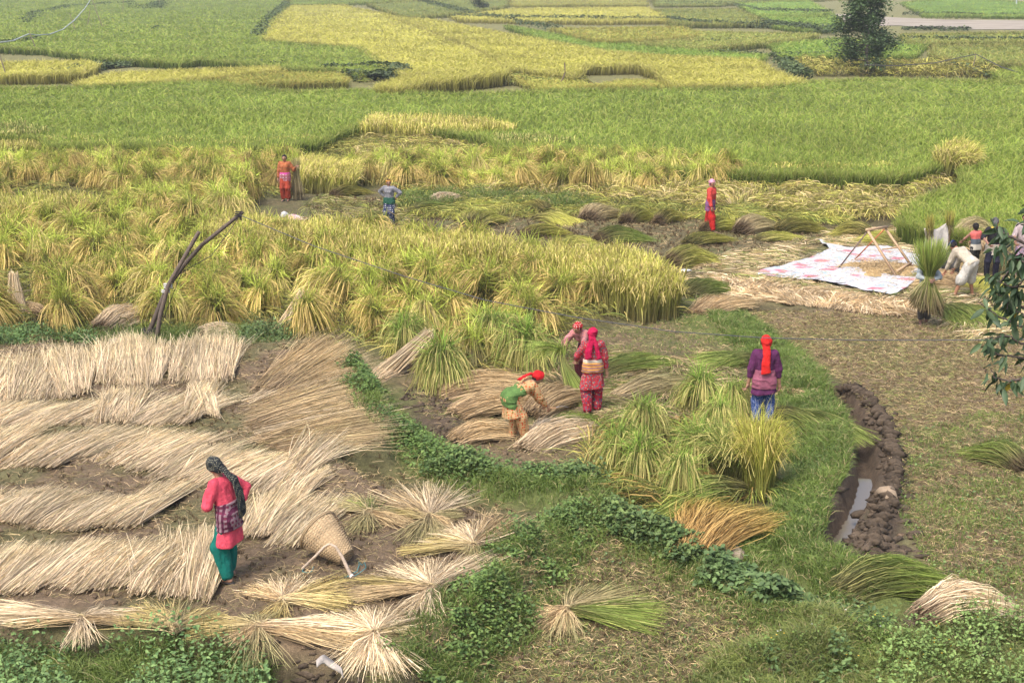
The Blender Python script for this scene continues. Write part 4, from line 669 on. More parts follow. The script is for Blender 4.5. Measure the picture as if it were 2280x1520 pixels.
grass('weed_grass', 30000, 84, px=[(-60, 1478), (430, 1495), (600, 1530), (700, 1700), (-60, 1700)], h=.2)
grass('weed_grass', 55000, 85, px=[(1480, 1560), (1700, 1440), (1850, 1390), (2060, 1420), (2360, 1350), (2400, 1600), (1480, 1600)], h=.2, cols=(C(.09, .13, .03), C(.22, .26, .06)))
grass('weed_grass', 11000, 86, px=[(-60, 745), (540, 745), (690, 745), (600, 800), (530, 830), (530, 760), (380, 770), (200, 775), (-60, 800)], h=.25)
grass('weed_grass', 17000, 87, px=[(1990, 960), (2330, 900), (2330, 1340), (2080, 1290), (2000, 1150)], h=.07)
grass('weed_grass', 6500, 88, px=[(1180, 1200), (1300, 1130), (1560, 1240), (1860, 1400), (1700, 1600), (800, 1600), (900, 1500)], h=.06)
grass('weed_grass', 7000, 89, px=[(880, 440), (1080, 430), (1320, 450), (1320, 470), (1080, 460), (890, 470)], h=.3, wide=.016)
grass('weed_grass', 9000, 90, px=[(1230, 780), (1560, 700), (1700, 800), (1740, 1000), (1400, 1000), (1250, 900)], h=.07)
def bushes(name, n, seed, px=None, line=None, width=.5, h=.3, size=.07, cols=(C(.05, .10, .03), C(.15, .22, .06)), thr=.42, lab=None, freq=1.1):
    rng = np.random.default_rng(seed); q = in_poly(n, gp(px), rng) if px else along(line, n, rng, width); k = fbm(q[:, 0] * freq, q[:, 1] * freq, 3, seed + 7); s = k > thr; q, k = q[s], k[s]; m = len(q); zz = height(q[:, 0], q[:, 1], False); top = h * np.clip((k - thr) * 7, .15, 1.2)
    top = top * rng.uniform(.5, 1.15, m); acc = Acc(); leaves(acc, np.c_[q, zz + top * rng.uniform(.12, 1, m) ** .7], size, rng, *cols)
    st = rng.random(m) < .1; P0 = np.c_[q[st], zz[st]]; P3 = np.c_[q[st] + rng.normal(0, .08, (st.sum(), 2)), (zz + top)[st]]; ribbons(acc, bez(P0, P0 * .6 + P3 * .4, P0 * .3 + P3 * .7, P3, 4), np.full(st.sum(), .008), C(.14, .15, .05), rng)
    return tag(obj(name, acc.build(name, M_leaf)), kind='stuff')
bushes('bean_plants', 9000, 91, line=BUND_A[:5], width=.42, h=.26, size=.055, thr=.4, cols=(C(.06, .12, .03), C(.15, .24, .05)))
bushes('bean_plants', 9500, 92, line=gp([(960, 1050), (1110, 1075), (1290, 1100), (1300, 1070)]), width=.42, h=.3, size=.065, thr=.38)
bushes('bean_plants', 12000, 93, line=BUND_B, width=.5, h=.22, size=.05, thr=.42, cols=(C(.06, .12, .03), C(.17, .26, .06)), freq=1.8)
bushes('bean_plants', 7000, 94, line=gp([(1330, 1180), (1400, 1200), (1490, 1235), (1570, 1275)]), width=.36, h=.26, size=.07, thr=.3, freq=1.8)
bushes('bean_plants', 6500, 95, line=gp([(1590, 1295), (1680, 1330), (1760, 1365)]), width=.40, h=.28, size=.085, thr=.2, cols=(C(.06, .11, .035), C(.15, .24, .08)))
bushes('bean_plants', 1500, 96, line=gp([(1760, 1365), (1850, 1400), (1980, 1430)]), width=.4, h=.3, size=.06)
bushes('weeds', 9000, 97, px=[(-60, 1470), (420, 1488), (600, 1535), (640, 1700), (-60, 1700)], h=.5, size=.05, thr=.33, cols=(C(.08, .16, .05), C(.2, .32, .10)))
bushes('weeds', 6000, 98, px=[(1650, 1500), (1850, 1420), (2060, 1430), (2360, 1370), (2360, 1560), (1650, 1560)], h=.3, size=.035, thr=.42, cols=(C(.08, .14, .03), C(.18, .27, .06)))
bushes('bean_plants', 3200, 99, px=[(530, 800), (620, 800), (670, 770), (640, 745), (540, 745)], h=.35, size=.06, thr=.3)
bushes('bean_plants', 3500, 100, px=[(-40, 830), (60, 800), (120, 770), (220, 790), (215, 750), (100, 740), (-40, 760)], h=.35, size=.065, thr=.36, cols=(C(.05, .11, .03), C(.14, .24, .06)))
bushes('ground_weeds', 2600, 101, px=[(1990, 960), (2330, 900), (2330, 1340), (2080, 1290), (2000, 1150)], h=.05, size=.045, thr=.46, cols=(C(.08, .14, .04), C(.2, .3, .1)))
bushes('ground_weeds', 2000, 102, px=[(1180, 1200), (1300, 1130), (1560, 1240), (1860, 1400), (1700, 1600), (800, 1600), (900, 1500)], h=.05, size=.04, thr=.42, cols=(C(.08, .14, .05), C(.2, .3, .12)))
bushes('bank_weeds', 9000, 103, px=[(1700, 780), (1850, 900), (1880, 1000), (1860, 1100), (1780, 1180), (1740, 1130), (1780, 980), (1730, 880)], h=.12, size=.03, thr=.42, cols=(C(.08, .14, .03), C(.17, .26, .06)))
# small yellow and white wild flowers, bottom right and on the weeds
def flowers(px, n, seed, h, col):
    rng = np.random.default_rng(seed); q = in_poly(n, gp(px), rng); zz = height(q[:, 0], q[:, 1], False); acc = Acc()
    for (x, y), z in zip(q, zz):
        a = rng.random() * 6; hh = h * rng.uniform(.6, 1.2); tube(acc, [(x, y, z), (x + .02, y, z + hh * .6), (x + .03, y, z + hh)], .003, C(.1, .15, .04), 3, False); th = a + np.arange(6) * 1.047; r = .011
        acc.add([(x + .03 + np.cos(t) * r, y + np.sin(t) * r, z + hh + .004) for t in th] + [(x + .03, y, z + hh + .01)], [(i, (i + 1) % 6, 6) for i in range(6)], col)
    return tag(obj('wild_flowers', acc.build('wild_flowers', M_misc)), kind='stuff')
bushes('tall_weeds', 5000, 104, px=[(1950, 1500), (2100, 1440), (2360, 1390), (2360, 1600), (1950, 1600)], h=.5, size=.045, thr=.45, cols=(C(.12, .2, .05), C(.26, .38, .11)), freq=1.6)
bushes('tall_weeds', 2600, 105, px=[(1700, 1470), (1900, 1430), (2060, 1440), (2000, 1560), (1700, 1560)], h=.3, size=.06, thr=.47, cols=(C(.07, .13, .04), C(.18, .28, .09)), freq=1.8)
flowers([(1700, 1490), (2060, 1420), (2330, 1340), (2330, 1530), (1700, 1530)], 50, 5, .3, C(.6, .4, .04)); flowers([(1700, 1470), (2330, 1340), (2330, 1530), (1700, 1530)], 25, 6, .26, C(.5, .5, .46))
# ---- clods thrown up beside the ditch and broken earth
def clod(acc, c, s, rng, col):
    n1, n2 = 7, 5; th = np.linspace(0, 6.283, n1, endpoint=False); V = []; ph = rng.random(3) * 9
    for i in range(n2):
        a = -.5 * np.pi + np.pi * i / (n2 - 1)
        for t in th:
            r = 1 + .2 * math.sin(2.3 * t + ph[0] + a) + rng.normal(0, .26); V.append((math.cos(t) * math.cos(a) * r * s[0], math.sin(t) * math.cos(a) * r * s[1], math.sin(a) * s[2] * (1 + .2 * math.sin(t + ph[2]))))
    V = np.array(V); a = rng.random() * 6.283 if len(s) < 4 else s[3]; ca, sa = math.cos(a), math.sin(a); V = np.stack([V[:, 0] * ca - V[:, 1] * sa, V[:, 0] * sa + V[:, 1] * ca, V[:, 2]], 1) + c
    acc.add(V, [(i * n1 + j, i * n1 + (j + 1) % n1, (i + 1) * n1 + (j + 1) % n1, (i + 1) * n1 + j) for i in range(n2 - 1) for j in range(n1)], col * rng.uniform(.75, 1.35))
rng = np.random.default_rng(8); acc = Acc(); L = RIDGE; seg = np.concatenate([[0], np.cumsum(np.linalg.norm(np.diff(L, axis=0), axis=1))])
for t in np.arange(0, seg[-1], .12):
    x, y = np.interp(t, seg, L[:, 0]), np.interp(t, seg, L[:, 1]); k = np.searchsorted(seg, t + 1e-6) - 1; d = L[min(k + 1, len(L) - 1)] - L[max(k, 0)] if k + 1 < len(L) else L[-1] - L[-2]; a = math.atan2(d[1], d[0]) + math.pi / 2 + rng.normal(0, .2)
    clod(acc, (x + rng.normal(0, .05), y, gz(x, y) + .04), (rng.uniform(.08, .17), rng.uniform(.018, .035), rng.uniform(.05, .095), a + rng.normal(0, .15)), rng, C(.062, .046, .032))
    for _ in range(3): q = rng.normal(0, .16, 2); clod(acc, (x + q[0], y + q[1], gz(x + q[0], y + q[1]) + .02), (rng.uniform(.03, .08), rng.uniform(.02, .05), rng.uniform(.02, .05)), rng, C(.062, .046, .032))
for px, n, s in (((1975, 1110), 12, .12), ((1960, 1180), 26, .1), ((2000, 1235), 22, .09), ((1960, 1220), 16, .1), ((2060, 1280), 10, .07), ((1990, 870 + 60), 5, .08), ((1355, 1115), 22, .08), ((1330, 1135), 10, .07), ((960, 905), 24, .07), ((990, 960), 30, .07), ((930, 880), 14, .06), ((600, 1480), 18, .08), ((700, 1475), 34, .07), ((740, 1490), 16, .06), ((560, 1470), 10, .07), ((1640, 1240), 6, .1), ((1610, 1230), 5, .08), ((1780, 1490), 34, .08), ((1850, 1470), 20, .08), ((1700, 1500), 14, .07), ((2130, 1395), 26, .09), ((2080, 1380), 14, .08), ((2180, 1400), 14, .08)):
    c = onp(*px); n = int(n * 1.8); m = rng.normal(0, .22, (n, 2))
    for dx, dy in m:
        x, y = c.x + dx, c.y + dy; q = s * rng.uniform(.3, 1.1); clod(acc, (x, y, gz(x, y) + q * .2), (q * 1.3, q * .45, q * .6, rng.normal(.2, .7)), rng, C(.07, .052, .036))
tag(obj('mud_clods', acc.build('mud_clods', M_mud)), kind='stuff')
rng = np.random.default_rng(9); acc = Acc()
for poly, n, s in ((RIGHTFIELD, 700, .035), (MIDFIELD, 260, .035), (TER, 260, .03), (gp([(1180, 1200), (1300, 1130), (1560, 1240), (1860, 1400), (1700, 1600), (800, 1600), (900, 1500)]), 240, .03)):
    q = in_poly(n, poly, rng); q = q[q[:, 1] < 30]; zz = height(q[:, 0], q[:, 1])
    for (x, y), z in zip(q, zz):
        r = s * rng.uniform(.5, 1.6); clod(acc, (x, y, z + r * .2), (r * 1.2, r, r * .6), rng, C(.12, .085, .055))
tag(obj('small_earth_crumbs', acc.build('small_earth_crumbs', M_mud)), kind='stuff')
# ================================================================ PEOPLE: one continuous surface per body and per garment
def V3(*a): return np.array(a, float)
class Sdf:
    def __init__(s): s.p = []
    def cap(s, a, b, ra, rb=None, sq=None, f=1.0, k=.03): s.p.append((np.array(a, float), np.array(b, float), ra, ra if rb is None else rb, sq, f, k)); return s
    def ball(s, a, r, sq=None, f=1.0, k=.03): return s.cap(a, np.array(a, float) + [0, 0, 1e-4], r, r, sq, f, k)
    def chain(s, pts, rs, sq=None, f=1.0, k=.02):
        for i in range(len(pts) - 1): s.cap(pts[i], pts[i + 1], rs[i], rs[i + 1], sq, f, k)
        return s
    def grow(s, g): t = Sdf(); t.p = [(a, b, ra + g, rb + g, sq, f, k) for a, b, ra, rb, sq, f, k in s.p]; return t
    def mesh(s, name, mat, res=.012, cuts=(), fold=(0, 12, 3), col=(1, 1, 1), colf=None, extra=None, seed=0):
        lo = np.min([np.minimum(a, b) - max(ra, rb) - .05 for a, b, ra, rb, *_ in s.p], 0); hi = np.max([np.maximum(a, b) + max(ra, rb) + .05 for a, b, ra, rb, *_ in s.p], 0)
        n = np.ceil((hi - lo) / res).astype(int) + 1; D = np.full(n, .3); ax = [lo[i] + res * np.arange(n[i]) for i in range(3)]
        for a, b, ra, rb, sq, f, k in s.p:
            m = max(ra, rb) + .09; i0 = np.clip(((np.minimum(a, b) - m - lo) / res).astype(int), 0, n - 1); i1 = np.clip(((np.maximum(a, b) + m - lo) / res).astype(int) + 2, 1, n); sl = tuple(slice(p, q) for p, q in zip(i0, i1))
            P = np.stack(np.meshgrid(*[ax[i][i0[i]:i1[i]] for i in range(3)], indexing='ij'), -1); ab = b - a; t = np.clip(((P - a) @ ab) / max(ab @ ab, 1e-9), 0, 1); q = P - (a + t[..., None] * ab)
            if sq is not None: w_ = np.array(sq, float); w_ /= np.linalg.norm(w_); q = q + (q @ w_)[..., None] * w_ * (1 / f - 1)
            d = np.linalg.norm(q, axis=-1) - (ra + (rb - ra) * t); o = D[sl]; h = np.clip(.5 + .5 * (o - d) / k, 0, 1); D[sl] = o * (1 - h) + d * h - k * h * (1 - h)
        P = None
        if fold[0] or len(cuts): P = np.meshgrid(*ax, indexing='ij')
        if fold[0]: m = np.abs(D) < .05; X = [p[m] for p in P]; D[m] += (vn(X[0] * fold[1], X[1] * fold[1], X[2] * fold[2], seed) - .5) * 2 * fold[0] + (vn(X[0] * 2.2 * fold[1], X[1] * 2.2 * fold[1], X[2] * 2 * fold[2], seed + 3) - .5) * fold[0]
        for c in cuts:
            pt, nr = c[0], np.array(c[1], float); nr /= np.linalg.norm(nr); D = np.maximum(D, (P[0] - pt[0]) * nr[0] + (P[1] - pt[1]) * nr[1] + (P[2] - pt[2]) * nr[2])
        return nets(D, lo, res)
def nets(D, lo, res):
    s = D < 0; c = [slice(0, -1), slice(1, None)]; cnt = sum(s[c[a], c[b], c[d]].astype(np.int8) for a in (0, 1) for b in (0, 1) for d in (0, 1)); I = np.argwhere((cnt > 0) & (cnt < 8))
    idx = np.full(cnt.shape, -1, np.int64); idx[tuple(I.T)] = np.arange(len(I)); acc = np.zeros((len(I), 3)); m = np.zeros(len(I))
    for ax in range(3):
        o1, o2 = [a for a in range(3) if a != ax]
        for p in (0, 1):
            for q in (0, 1):
                A = I.copy(); A[:, o1] += p; A[:, o2] += q; B = A.copy(); B[:, ax] += 1; da, db = D[tuple(A.T)], D[tuple(B.T)]; x = (da < 0) != (db < 0); t = np.where(x, da / np.where(da == db, 1, da - db), 0); pt = A.astype(float); pt[:, ax] += t; acc += pt * x[:, None]; m += x
    V = lo + res * acc / m[:, None]; Fs = []
    for ax in range(3):
        o1, o2 = (ax + 1) % 3, (ax + 2) % 3; sa = [slice(None)] * 3; sb = [slice(None)] * 3; sa[ax] = slice(0, -1); sb[ax] = slice(1, None); X = np.argwhere(s[tuple(sa)] != s[tuple(sb)]); X = X[(X[:, o1] > 0) & (X[:, o2] > 0)]
        def g(a, b): Y = X.copy(); Y[:, o1] += a; Y[:, o2] += b; Y = np.minimum(Y, np.array(idx.shape) - 1); return idx[tuple(Y.T)]
        q = np.stack([g(-1, -1), g(0, -1), g(0, 0), g(-1, 0)], 1); fl = s[tuple(X.T)]; q[~fl] = q[~fl][:, ::-1]; Fs.append(q[(q >= 0).all(1)])
    return V, np.concatenate(Fs)
def cloth(name, kind, a, b=None, c=None, scale=1.0, rough=.85):
    m, n, l, p = mat(name); tc = n.new('ShaderNodeTexCoord'); O = tc.outputs['Object']; p.inputs['Roughness'].default_value = rough; p.inputs['Specular IOR Level'].default_value = .15
    def rgb(x): q = n.new('ShaderNodeRGB'); q.outputs[0].default_value = (*x, 1); return q.outputs[0]
    def mix(f, x, y): q = n.new('ShaderNodeMix'); q.data_type = 'RGBA'; l.new(f, q.inputs[0]); l.new(x, q.inputs[6]); l.new(y, q.inputs[7]); return q.outputs[2]
    def step(v, lo, hi): r = n.new('ShaderNodeMapRange'); r.inputs[1].default_value = lo; r.inputs[2].default_value = hi; l.new(v, r.inputs[0]); return r.outputs[0]
    def band(axis, freq, lo=.5, hi=.55):
        s = n.new('ShaderNodeSeparateXYZ'); l.new(O, s.inputs[0]); q = n.new('ShaderNodeMath'); q.operation = 'MULTIPLY'; q.inputs[1].default_value = freq; l.new(s.outputs[axis], q.inputs[0]); f = n.new('ShaderNodeMath'); f.operation = 'FRACT'; l.new(q.outputs[0], f.inputs[0]); return step(f.outputs[0], lo, hi)
    col = rgb(a)
    if kind in ('floral', 'dots'):
        v = n.new('ShaderNodeTexVoronoi'); v.inputs['Scale'].default_value = 16 * scale; v.inputs['Randomness'].default_value = .35 if kind == 'dots' else 1; l.new(O, v.inputs[0]); col = mix(step(v.outputs['Distance'], .30, .36) if kind == 'dots' else step(v.outputs['Distance'], .32, .42), rgb(b), col)
        if c is not None: v2 = n.new('ShaderNodeTexVoronoi'); v2.inputs['Scale'].default_value = 11 * scale; l.new(O, v2.inputs[0]); col = mix(step(v2.outputs['Distance'], .24, .18), col, rgb(c)) if False else mix(step(v2.outputs['Distance'], .2, .27), rgb(c), col)
    elif kind == 'stripe': col = mix(band(2, 22 * scale), col, rgb(b))
    elif kind in ('check', 'plaid'):
        col = mix(band(2, 28 * scale), col, rgb(b)); k2 = mix(band(0, 28 * scale), col, rgb(b)); k3 = mix(band(1, 28 * scale), k2, rgb(c or b)); col = k3
    elif kind == 'tri':  # horizontal colour blocks, heights in c
        s = n.new('ShaderNodeSeparateXYZ'); l.new(O, s.inputs[0]); col = mix(step(s.outputs[2], c[0], c[0] + .004), rgb(a[2]), rgb(a[1])) if False else col
    t = nz(n, l, 6, 5, .65, O); f = step(t.outputs[0], .3, .7); r = n.new('ShaderNodeMapRange'); r.inputs[3].default_value = .74; r.inputs[4].default_value = 1.18; l.new(f, r.inputs[0]); v = n.new('ShaderNodeVectorMath'); v.operation = 'SCALE'; l.new(col, v.inputs[0]); l.new(r.outputs[0], v.inputs['Scale']); l.new(v.outputs[0], p.inputs['Base Color'])
    t2 = nz(n, l, 14, 6, .7, O); b_ = n.new('ShaderNodeBump'); b_.inputs['Strength'].default_value = .8; b_.inputs['Distance'].default_value = .045; l.new(t2.outputs[0], b_.inputs['Height']); l.new(b_.outputs[0], p.inputs['Normal']); return m
def tricolour(name, cols, zs):
    m, n, l, p = mat(name); tc = n.new('ShaderNodeTexCoord'); s = n.new('ShaderNodeSeparateXYZ'); l.new(tc.outputs['Object'], s.inputs[0]); r = n.new('ShaderNodeValToRGB'); r.color_ramp.interpolation = 'CONSTANT'; e = r.color_ramp.elements
    mr = n.new('ShaderNodeMapRange'); mr.inputs[1].default_value = .6; mr.inputs[2].default_value = 1.6; l.new(s.outputs[2], mr.inputs[0]); l.new(mr.outputs[0], r.inputs[0])
    while len(e) < len(cols): e.new(.5)
    for q, z, c in zip(e, [0] + zs, cols): q.position = max(0, z - .6); q.color = (*c, 1)
    l.new(r.outputs[0], p.inputs[0]); p.inputs['Roughness'].default_value = .85; t2 = nz(n, l, 14, 6, .7, tc.outputs['Object']); b_ = n.new('ShaderNodeBump'); b_.inputs['Strength'].default_value = .5; b_.inputs['Distance'].default_value = .02; l.new(t2.outputs[0], b_.inputs['Height']); l.new(b_.outputs[0], p.inputs['Normal']); return m
def ik(A, B, l1, l2, pole):
    d = B - A; L = min(np.linalg.norm(d), l1 + l2 - 1e-3); u = d / np.linalg.norm(d); B = A + u * L; x = (l1 * l1 - l2 * l2 + L * L) / (2 * L); h = math.sqrt(max(l1 * l1 - x * x, 0)); p = np.array(pole, float); p = p - (p @ u) * u; p /= np.linalg.norm(p) + 1e-9
    return A + u * x + p * h, B
def person(label, pos, rz, H=1.56, lean=0, side=0, hp=None, look=(0, 0), hands=None, poles=None, feet=None, skin=(.30, .17, .11), top=None, sleeve=1.0, skirt=None, wrap=None, legs=None, foot='sandal', head='hair', headm=None, tails=None, bun=False, res=.011, stout=1.0, extra_wrap=None, hairm=None):
    stout *= .93
    s = H / 1.56; root = empty('person', pos, rz); tag(root, label, 'person', 'people harvesting'); sg = {}
    X, Y, Z = V3(1, 0, 0), V3(0, 1, 0), V3(0, 0, 1); la = R(lean); sd_ = R(side)
    u = V3(math.sin(sd_), math.sin(la), math.cos(la)); u /= np.linalg.norm(u); fwd = np.cross(X * -1, u) * -1; fwd = np.cross(u, X); fwd /= np.linalg.norm(fwd)
    if fwd[1] < 0 and lean < 90 and fwd[2] > 0: fwd = -fwd
    back = -fwd; P = V3(0, -math.sin(la) * .17, .85 - .05 * (1 - math.cos(la))) * s
    Nk = P + u * .47 * s; hpp = R(hp if hp is not None else lean * .8); hd = V3(math.sin(sd_) * .6, math.sin(hpp), math.cos(hpp)); hd /= np.linalg.norm(hd); hc = Nk + hd * .155 * s
    yaw, pit = R(look[0]), R(look[1] + (hp if hp is not None else lean * .8)); fd = V3(math.sin(yaw), math.cos(yaw) * math.cos(pit), -math.sin(pit)); hu = hd - (hd @ fd) * fd * .8; hu /= np.linalg.norm(hu); fd = fd - (fd @ hu) * hu; fd /= np.linalg.norm(fd); hx = np.cross(fd, hu)
    feet = feet or {}; hands = hands or {}; poles = poles or {}; J = {}
    for k, sx in (('R', 1), ('L', -1)):
        hip = P + X * sx * .085 * s; f = feet.get(k, (sx * .10, 0)); ank = V3(f[0], f[1], .075 + (f[2] if len(f) > 2 else 0)) * s; kn, ank = ik(hip, ank, .40 * s, .395 * s, V3(sx * .15, 1, 0))
        sh = P + u * .435 * s + X * sx * .165 * s; tgt = hands.get(k); tgt = (V3(*tgt) * s if tgt is not None else sh + V3(sx * .06, .04, -.48) * s); el, wr = ik(sh, tgt, .265 * s, .235 * s, poles.get(k, V3(sx * .6, -1, 0))); J[k] = (hip, kn, ank, sh, el, wr)
    t = s * stout
    def torso(g=0):
        q = Sdf()
        for sx in (1, -1): q.cap(P + X * sx * .06 * s - u * .02, P + u * .20 * s + X * sx * .045 * s, .105 * t + g, .085 * t + g, fwd, .92, .05).cap(P + u * .20 * s + X * sx * .045 * s, P + u * .37 * s + X * sx * .07 * s, .085 * t + g, .095 * t + g, fwd, .95, .05)
        q.cap(P + u * .42 * s - X * .12 * s, P + u * .42 * s + X * .12 * s, .055 * t + g, None, None, 1, .05)
        return q
    # body ------------------------------------------------------------
    b = torso(-.012); b.cap(Nk - u * .04, hc - hu * .03 * s, .05 * s, .045 * s, None, 1, .03); b.ball(hc, .090 * s, hx, .86, .02); b.cap(hc + fd * .02 * s - hu * .01, hc - hu * .065 * s + fd * .035 * s, .068 * s, .042 * s, None, 1, .03); b.cap(hc + fd * .085 * s + hu * .006, hc + fd * .104 * s - hu * .022 * s, .010 * s, .014 * s, None, 1, .012)
    for e in (1, -1): b.ball(hc + hx * e * .078 * s - hu * .01, .018 * s, hx, .5, .01)
    for k, sx in (('R', 1), ('L', -1)):
        hip, kn, ank, sh, el, wr = J[k]; b.chain([hip, kn, ank], [.078 * t, .052 * s, .036 * s]); b.chain([sh, el, wr], [.046 * t, .036 * s, .026 * s])
        toe = ank + V3(sx * .02, .15, -.05) * s; b.cap(ank - V3(0, .03, .035) * s, toe, .032 * s, .024 * s, Z, .8, .03)
        fa = (wr - el) / np.linalg.norm(wr - el); b.cap(wr, wr + fa * .075 * s, .026 * s, .034 * s, np.cross(fa, X) if abs(fa @ X) < .9 else Y, .6, .02)
    V, Fc = b.mesh('body', None, res); q = (V - hc) / s; qx, qf, qu = q @ hx, q @ fd, q @ hu; c = np.tile(np.array(skin), (len(V), 1)); hd_ = (np.linalg.norm(q, axis=1) < .16) & (qf > .05)
    for e in (1, -1):
        r_ = np.sqrt(((qx - e * .033) / 1.5) ** 2 + (qu - .004) ** 2); c[hd_ & (r_ < .010)] = (.04, .03, .03); c[hd_ & (np.abs(qx - e * .033) < .02) & (np.abs(qu - .026) < .006)] = (.04, .03, .025)
    c[hd_ & (np.abs(qx) < .024) & (np.abs(qu + .052) < .008)] = np.array(skin) * [1.0, .55, .55]; acc = Acc(); acc.add(V, Fc, c)
    for k, sx in (('R', 1), ('L', -1)):          # five fingers curled from each palm
        hip, kn, ank, sh, el, wr = J[k]; fa = (wr - el) / np.linalg.norm(wr - el); w_ = np.cross(fa, V3(sx, .2, 0)); w_ /= np.linalg.norm(w_); n_ = np.cross(fa, w_) * sx; pe = wr + fa * .095 * s
        for i, ln in enumerate((.065, .075, .07, .055)): o = pe + w_ * (i - 1.5) * .019 * s; tube(acc, [o, o + (fa * .55 + n_ * .25) * ln * s, o + (fa * .75 + n_ * .75) * ln * s, o + (fa * .5 + n_ * 1.15) * ln * s], np.array([.0095, .009, .0085, .007]) * s, np.array(skin), 6)
        o = wr + fa * .03 * s - w_ * .028 * s; tube(acc, [o, o + (fa * .5 - w_ * .5 + n_ * .1) * .04 * s, o + (fa * 1.1 - w_ * .5 + n_ * .5) * .045 * s], np.array([.012, .010, .008]) * s, np.array(skin), 6)
    obj('body', acc.build('body', M_skin, smooth=True), root)
    def part(name, sdf, m, cuts=(), fold=(.006, 16, 5), r_=None, seed=0):
        V, Fc = sdf.mesh(name, m, r_ or res, cuts, fold, seed=seed); return obj(name, mesh(name, V, Fc, None, m, True), root)
    # trousers -------------------------------------------------------
    if legs:
        lm, w1, w2, down = legs; q = Sdf()
        for k in 'RL': hip, kn, ank, *_ = J[k]; e = kn + (ank - kn) * down if down <= 1 else ank; q.chain([P + (hip - P) * .9, kn, e], [.105 * t, w1 * s, w2 * s], None, 1, .03)
        q.cap(P, P + u * .12 * s, .12 * t, .11 * t); part('trousers', q, lm, [(P + u * .14 * s, u)], (.015, 15, 3), seed=5)
    if top:
        q = torso(.022)
        if stout >= .93:
            for e in (1, -1): q.ball(P + u * .32 * s + X * e * .06 * s + fwd * .075 * s, .055 * s, None, 1, .05)
        for k in 'RL':
            hip, kn, ank, sh, el, wr = J[k]
            if sleeve < .3: q.cap(sh - X * (.06 if k == 'R' else -.06), sh - X * (.02 if k == 'R' else -.02), .062 * t, .056 * t, None, 1, .03); continue
            q.cap(sh - X * (1 if k == 'R' else -1) * .02, el, .074 * t, .064 * s, None, 1, .04)
            if sleeve > .5: e = el + (wr - el) * (sleeve - .5) * 2 * .94; q.cap(el, e, .060 * s, .046 * s, None, 1, .02)
        cuts = [(P + (-Z * .05 * s if skirt is None else V3(0, 0, 0)) if False else P - u * .07 * s, -u)] if skirt is None else []
        if skirt:
            L_, w0, w1, m2 = skirt; bot = P + V3(0, math.sin(la) * .06, -L_ * s)
            for e in (1, -1): q.cap(P + X * e * .05 * s, bot + X * e * .07 * s, w0 * t, w1 * s, Y, .8, .05)
            cuts = [(bot + Z * .0, -Z + X * .12 + Y * .2)]
        part('kurta' if skirt else 'shirt', q, top, cuts, (.012, 15, 5), seed=2)
    if wrap:
        wm, z0, z1, g = wrap; q = torso(g)
        for e in (1, -1): q.cap(P + X * e * .055 * s, P + X * e * .065 * s - Z * .22 * s, .11 * t + g, .13 * t + g, Y, .82, .05)
        part('waist_wrap', q, wm, [(P + u * z1 * s, u), (P - (u * .3 + Z * .7) * z0 * s, -(u * .3 + Z * .7))], (.010, 6, 26), seed=4)
    if extra_wrap:
        wm, z0, z1, g = extra_wrap; part('sash', torso(g), wm, [(P + u * z1 * s, u), (P + u * z0 * s, -u)], (.008, 5, 30), seed=7)
    if foot == 'sandal':
        for k in 'RL':
            hip, kn, ank, *_ = J[k]; q = Sdf(); q.cap(ank + V3(0, -.045, -.062) * s, ank + V3(.0, .15, -.068) * s, .04 * s, .046 * s, Z, .32, .01); q.cap(ank + V3(-.035, .085, -.045) * s, ank + V3(.035, .085, -.045) * s, .022 * s, None, Y, 1, .01); part('sandal', q, CL['sandal'], (), (0, 1, 1), .01)
    hr = hairm or CL['hair']; q = Sdf(); q.ball(hc + hu * .012 * s - fd * .010 * s, .100 * s, hx, .9)
    if head == 'hair' or head == 'scarf_up': q.cap(hc - fd * .045 * s, hc - fd * .05 * s - hu * .06 * s, .065 * s, .05 * s)
    if bun: q.ball(hc - fd * .075 * s + hu * .055 * s, .042 * s)
    part('hair', q, hr, [(hc + fd * .040 * s + hu * .03 * s, fd * .9 - hu * .45)], (.006, 30, 12), .009)
    if head in ('scarf', 'scarf_up', 'cap'):
        q = Sdf(); q.ball(hc + hu * .014 * s - fd * .010 * s, .105 * s, hx, .88); q.ball(hc + hu * .03 * s - fd * .05 * s, .075 * s)
        if head == 'scarf': q.cap(hc - fd * .05 * s, hc - fd * .055 * s - hu * .075 * s, .075 * s, .055 * s)
        cut = [(hc + fd * .052 * s + hu * .035 * s, fd * .85 - hu * .62)]
        if head == 'cap': q.cap(hc + fd * .06 * s + hu * .05 * s, hc + fd * .15 * s + hu * .035 * s, .055 * s, .045 * s, hu, .22); cut = [(hc + hu * .028 * s, -hu)]
        if tails: q.ball(hc - fd * .105 * s - hu * .01 * s, .04 * s)
        o = part('headscarf' if head != 'cap' else 'cap', q, headm, cut, (.010, 9, 26), .009)
        if tails:
            for pts, w0, w1 in tails:
                pp = [hc - fd * .105 * s - hu * .01 * s] + [np.array(p) * s for p in pts]; q = Sdf(); n_ = len(pp); q.chain(pp, [w0 * s + (w1 - w0) * s * i / (n_ - 1) for i in range(n_)], fwd, .35); V, Fc = q.mesh('t', None, .008, [(pp[-1] + V3(0, 0, w1 * .1), pp[-1] - pp[-2] + V3(w1 * .5, 0, 0))], (.016, 26, 4), seed=9); obj('scarf_tail', mesh('scarf_tail', V, Fc, None, headm, True), root)
    return root, J, dict(P=P, u=u, hc=hc, fd=fd, s=s, fwd=fwd, X=X)
CL = {'sandal': cloth('dark_rubber', 'plain', (.05, .045, .045), rough=.6), 'hair': cloth('black_hair', 'plain', (.015, .012, .012), rough=.45)}
c_ = cloth
def feet_h(u, vf, vt):       # foot point and standing height read from the ground
    p = onp(u, vf); return p, at(u, vt, p.y).z - p.z
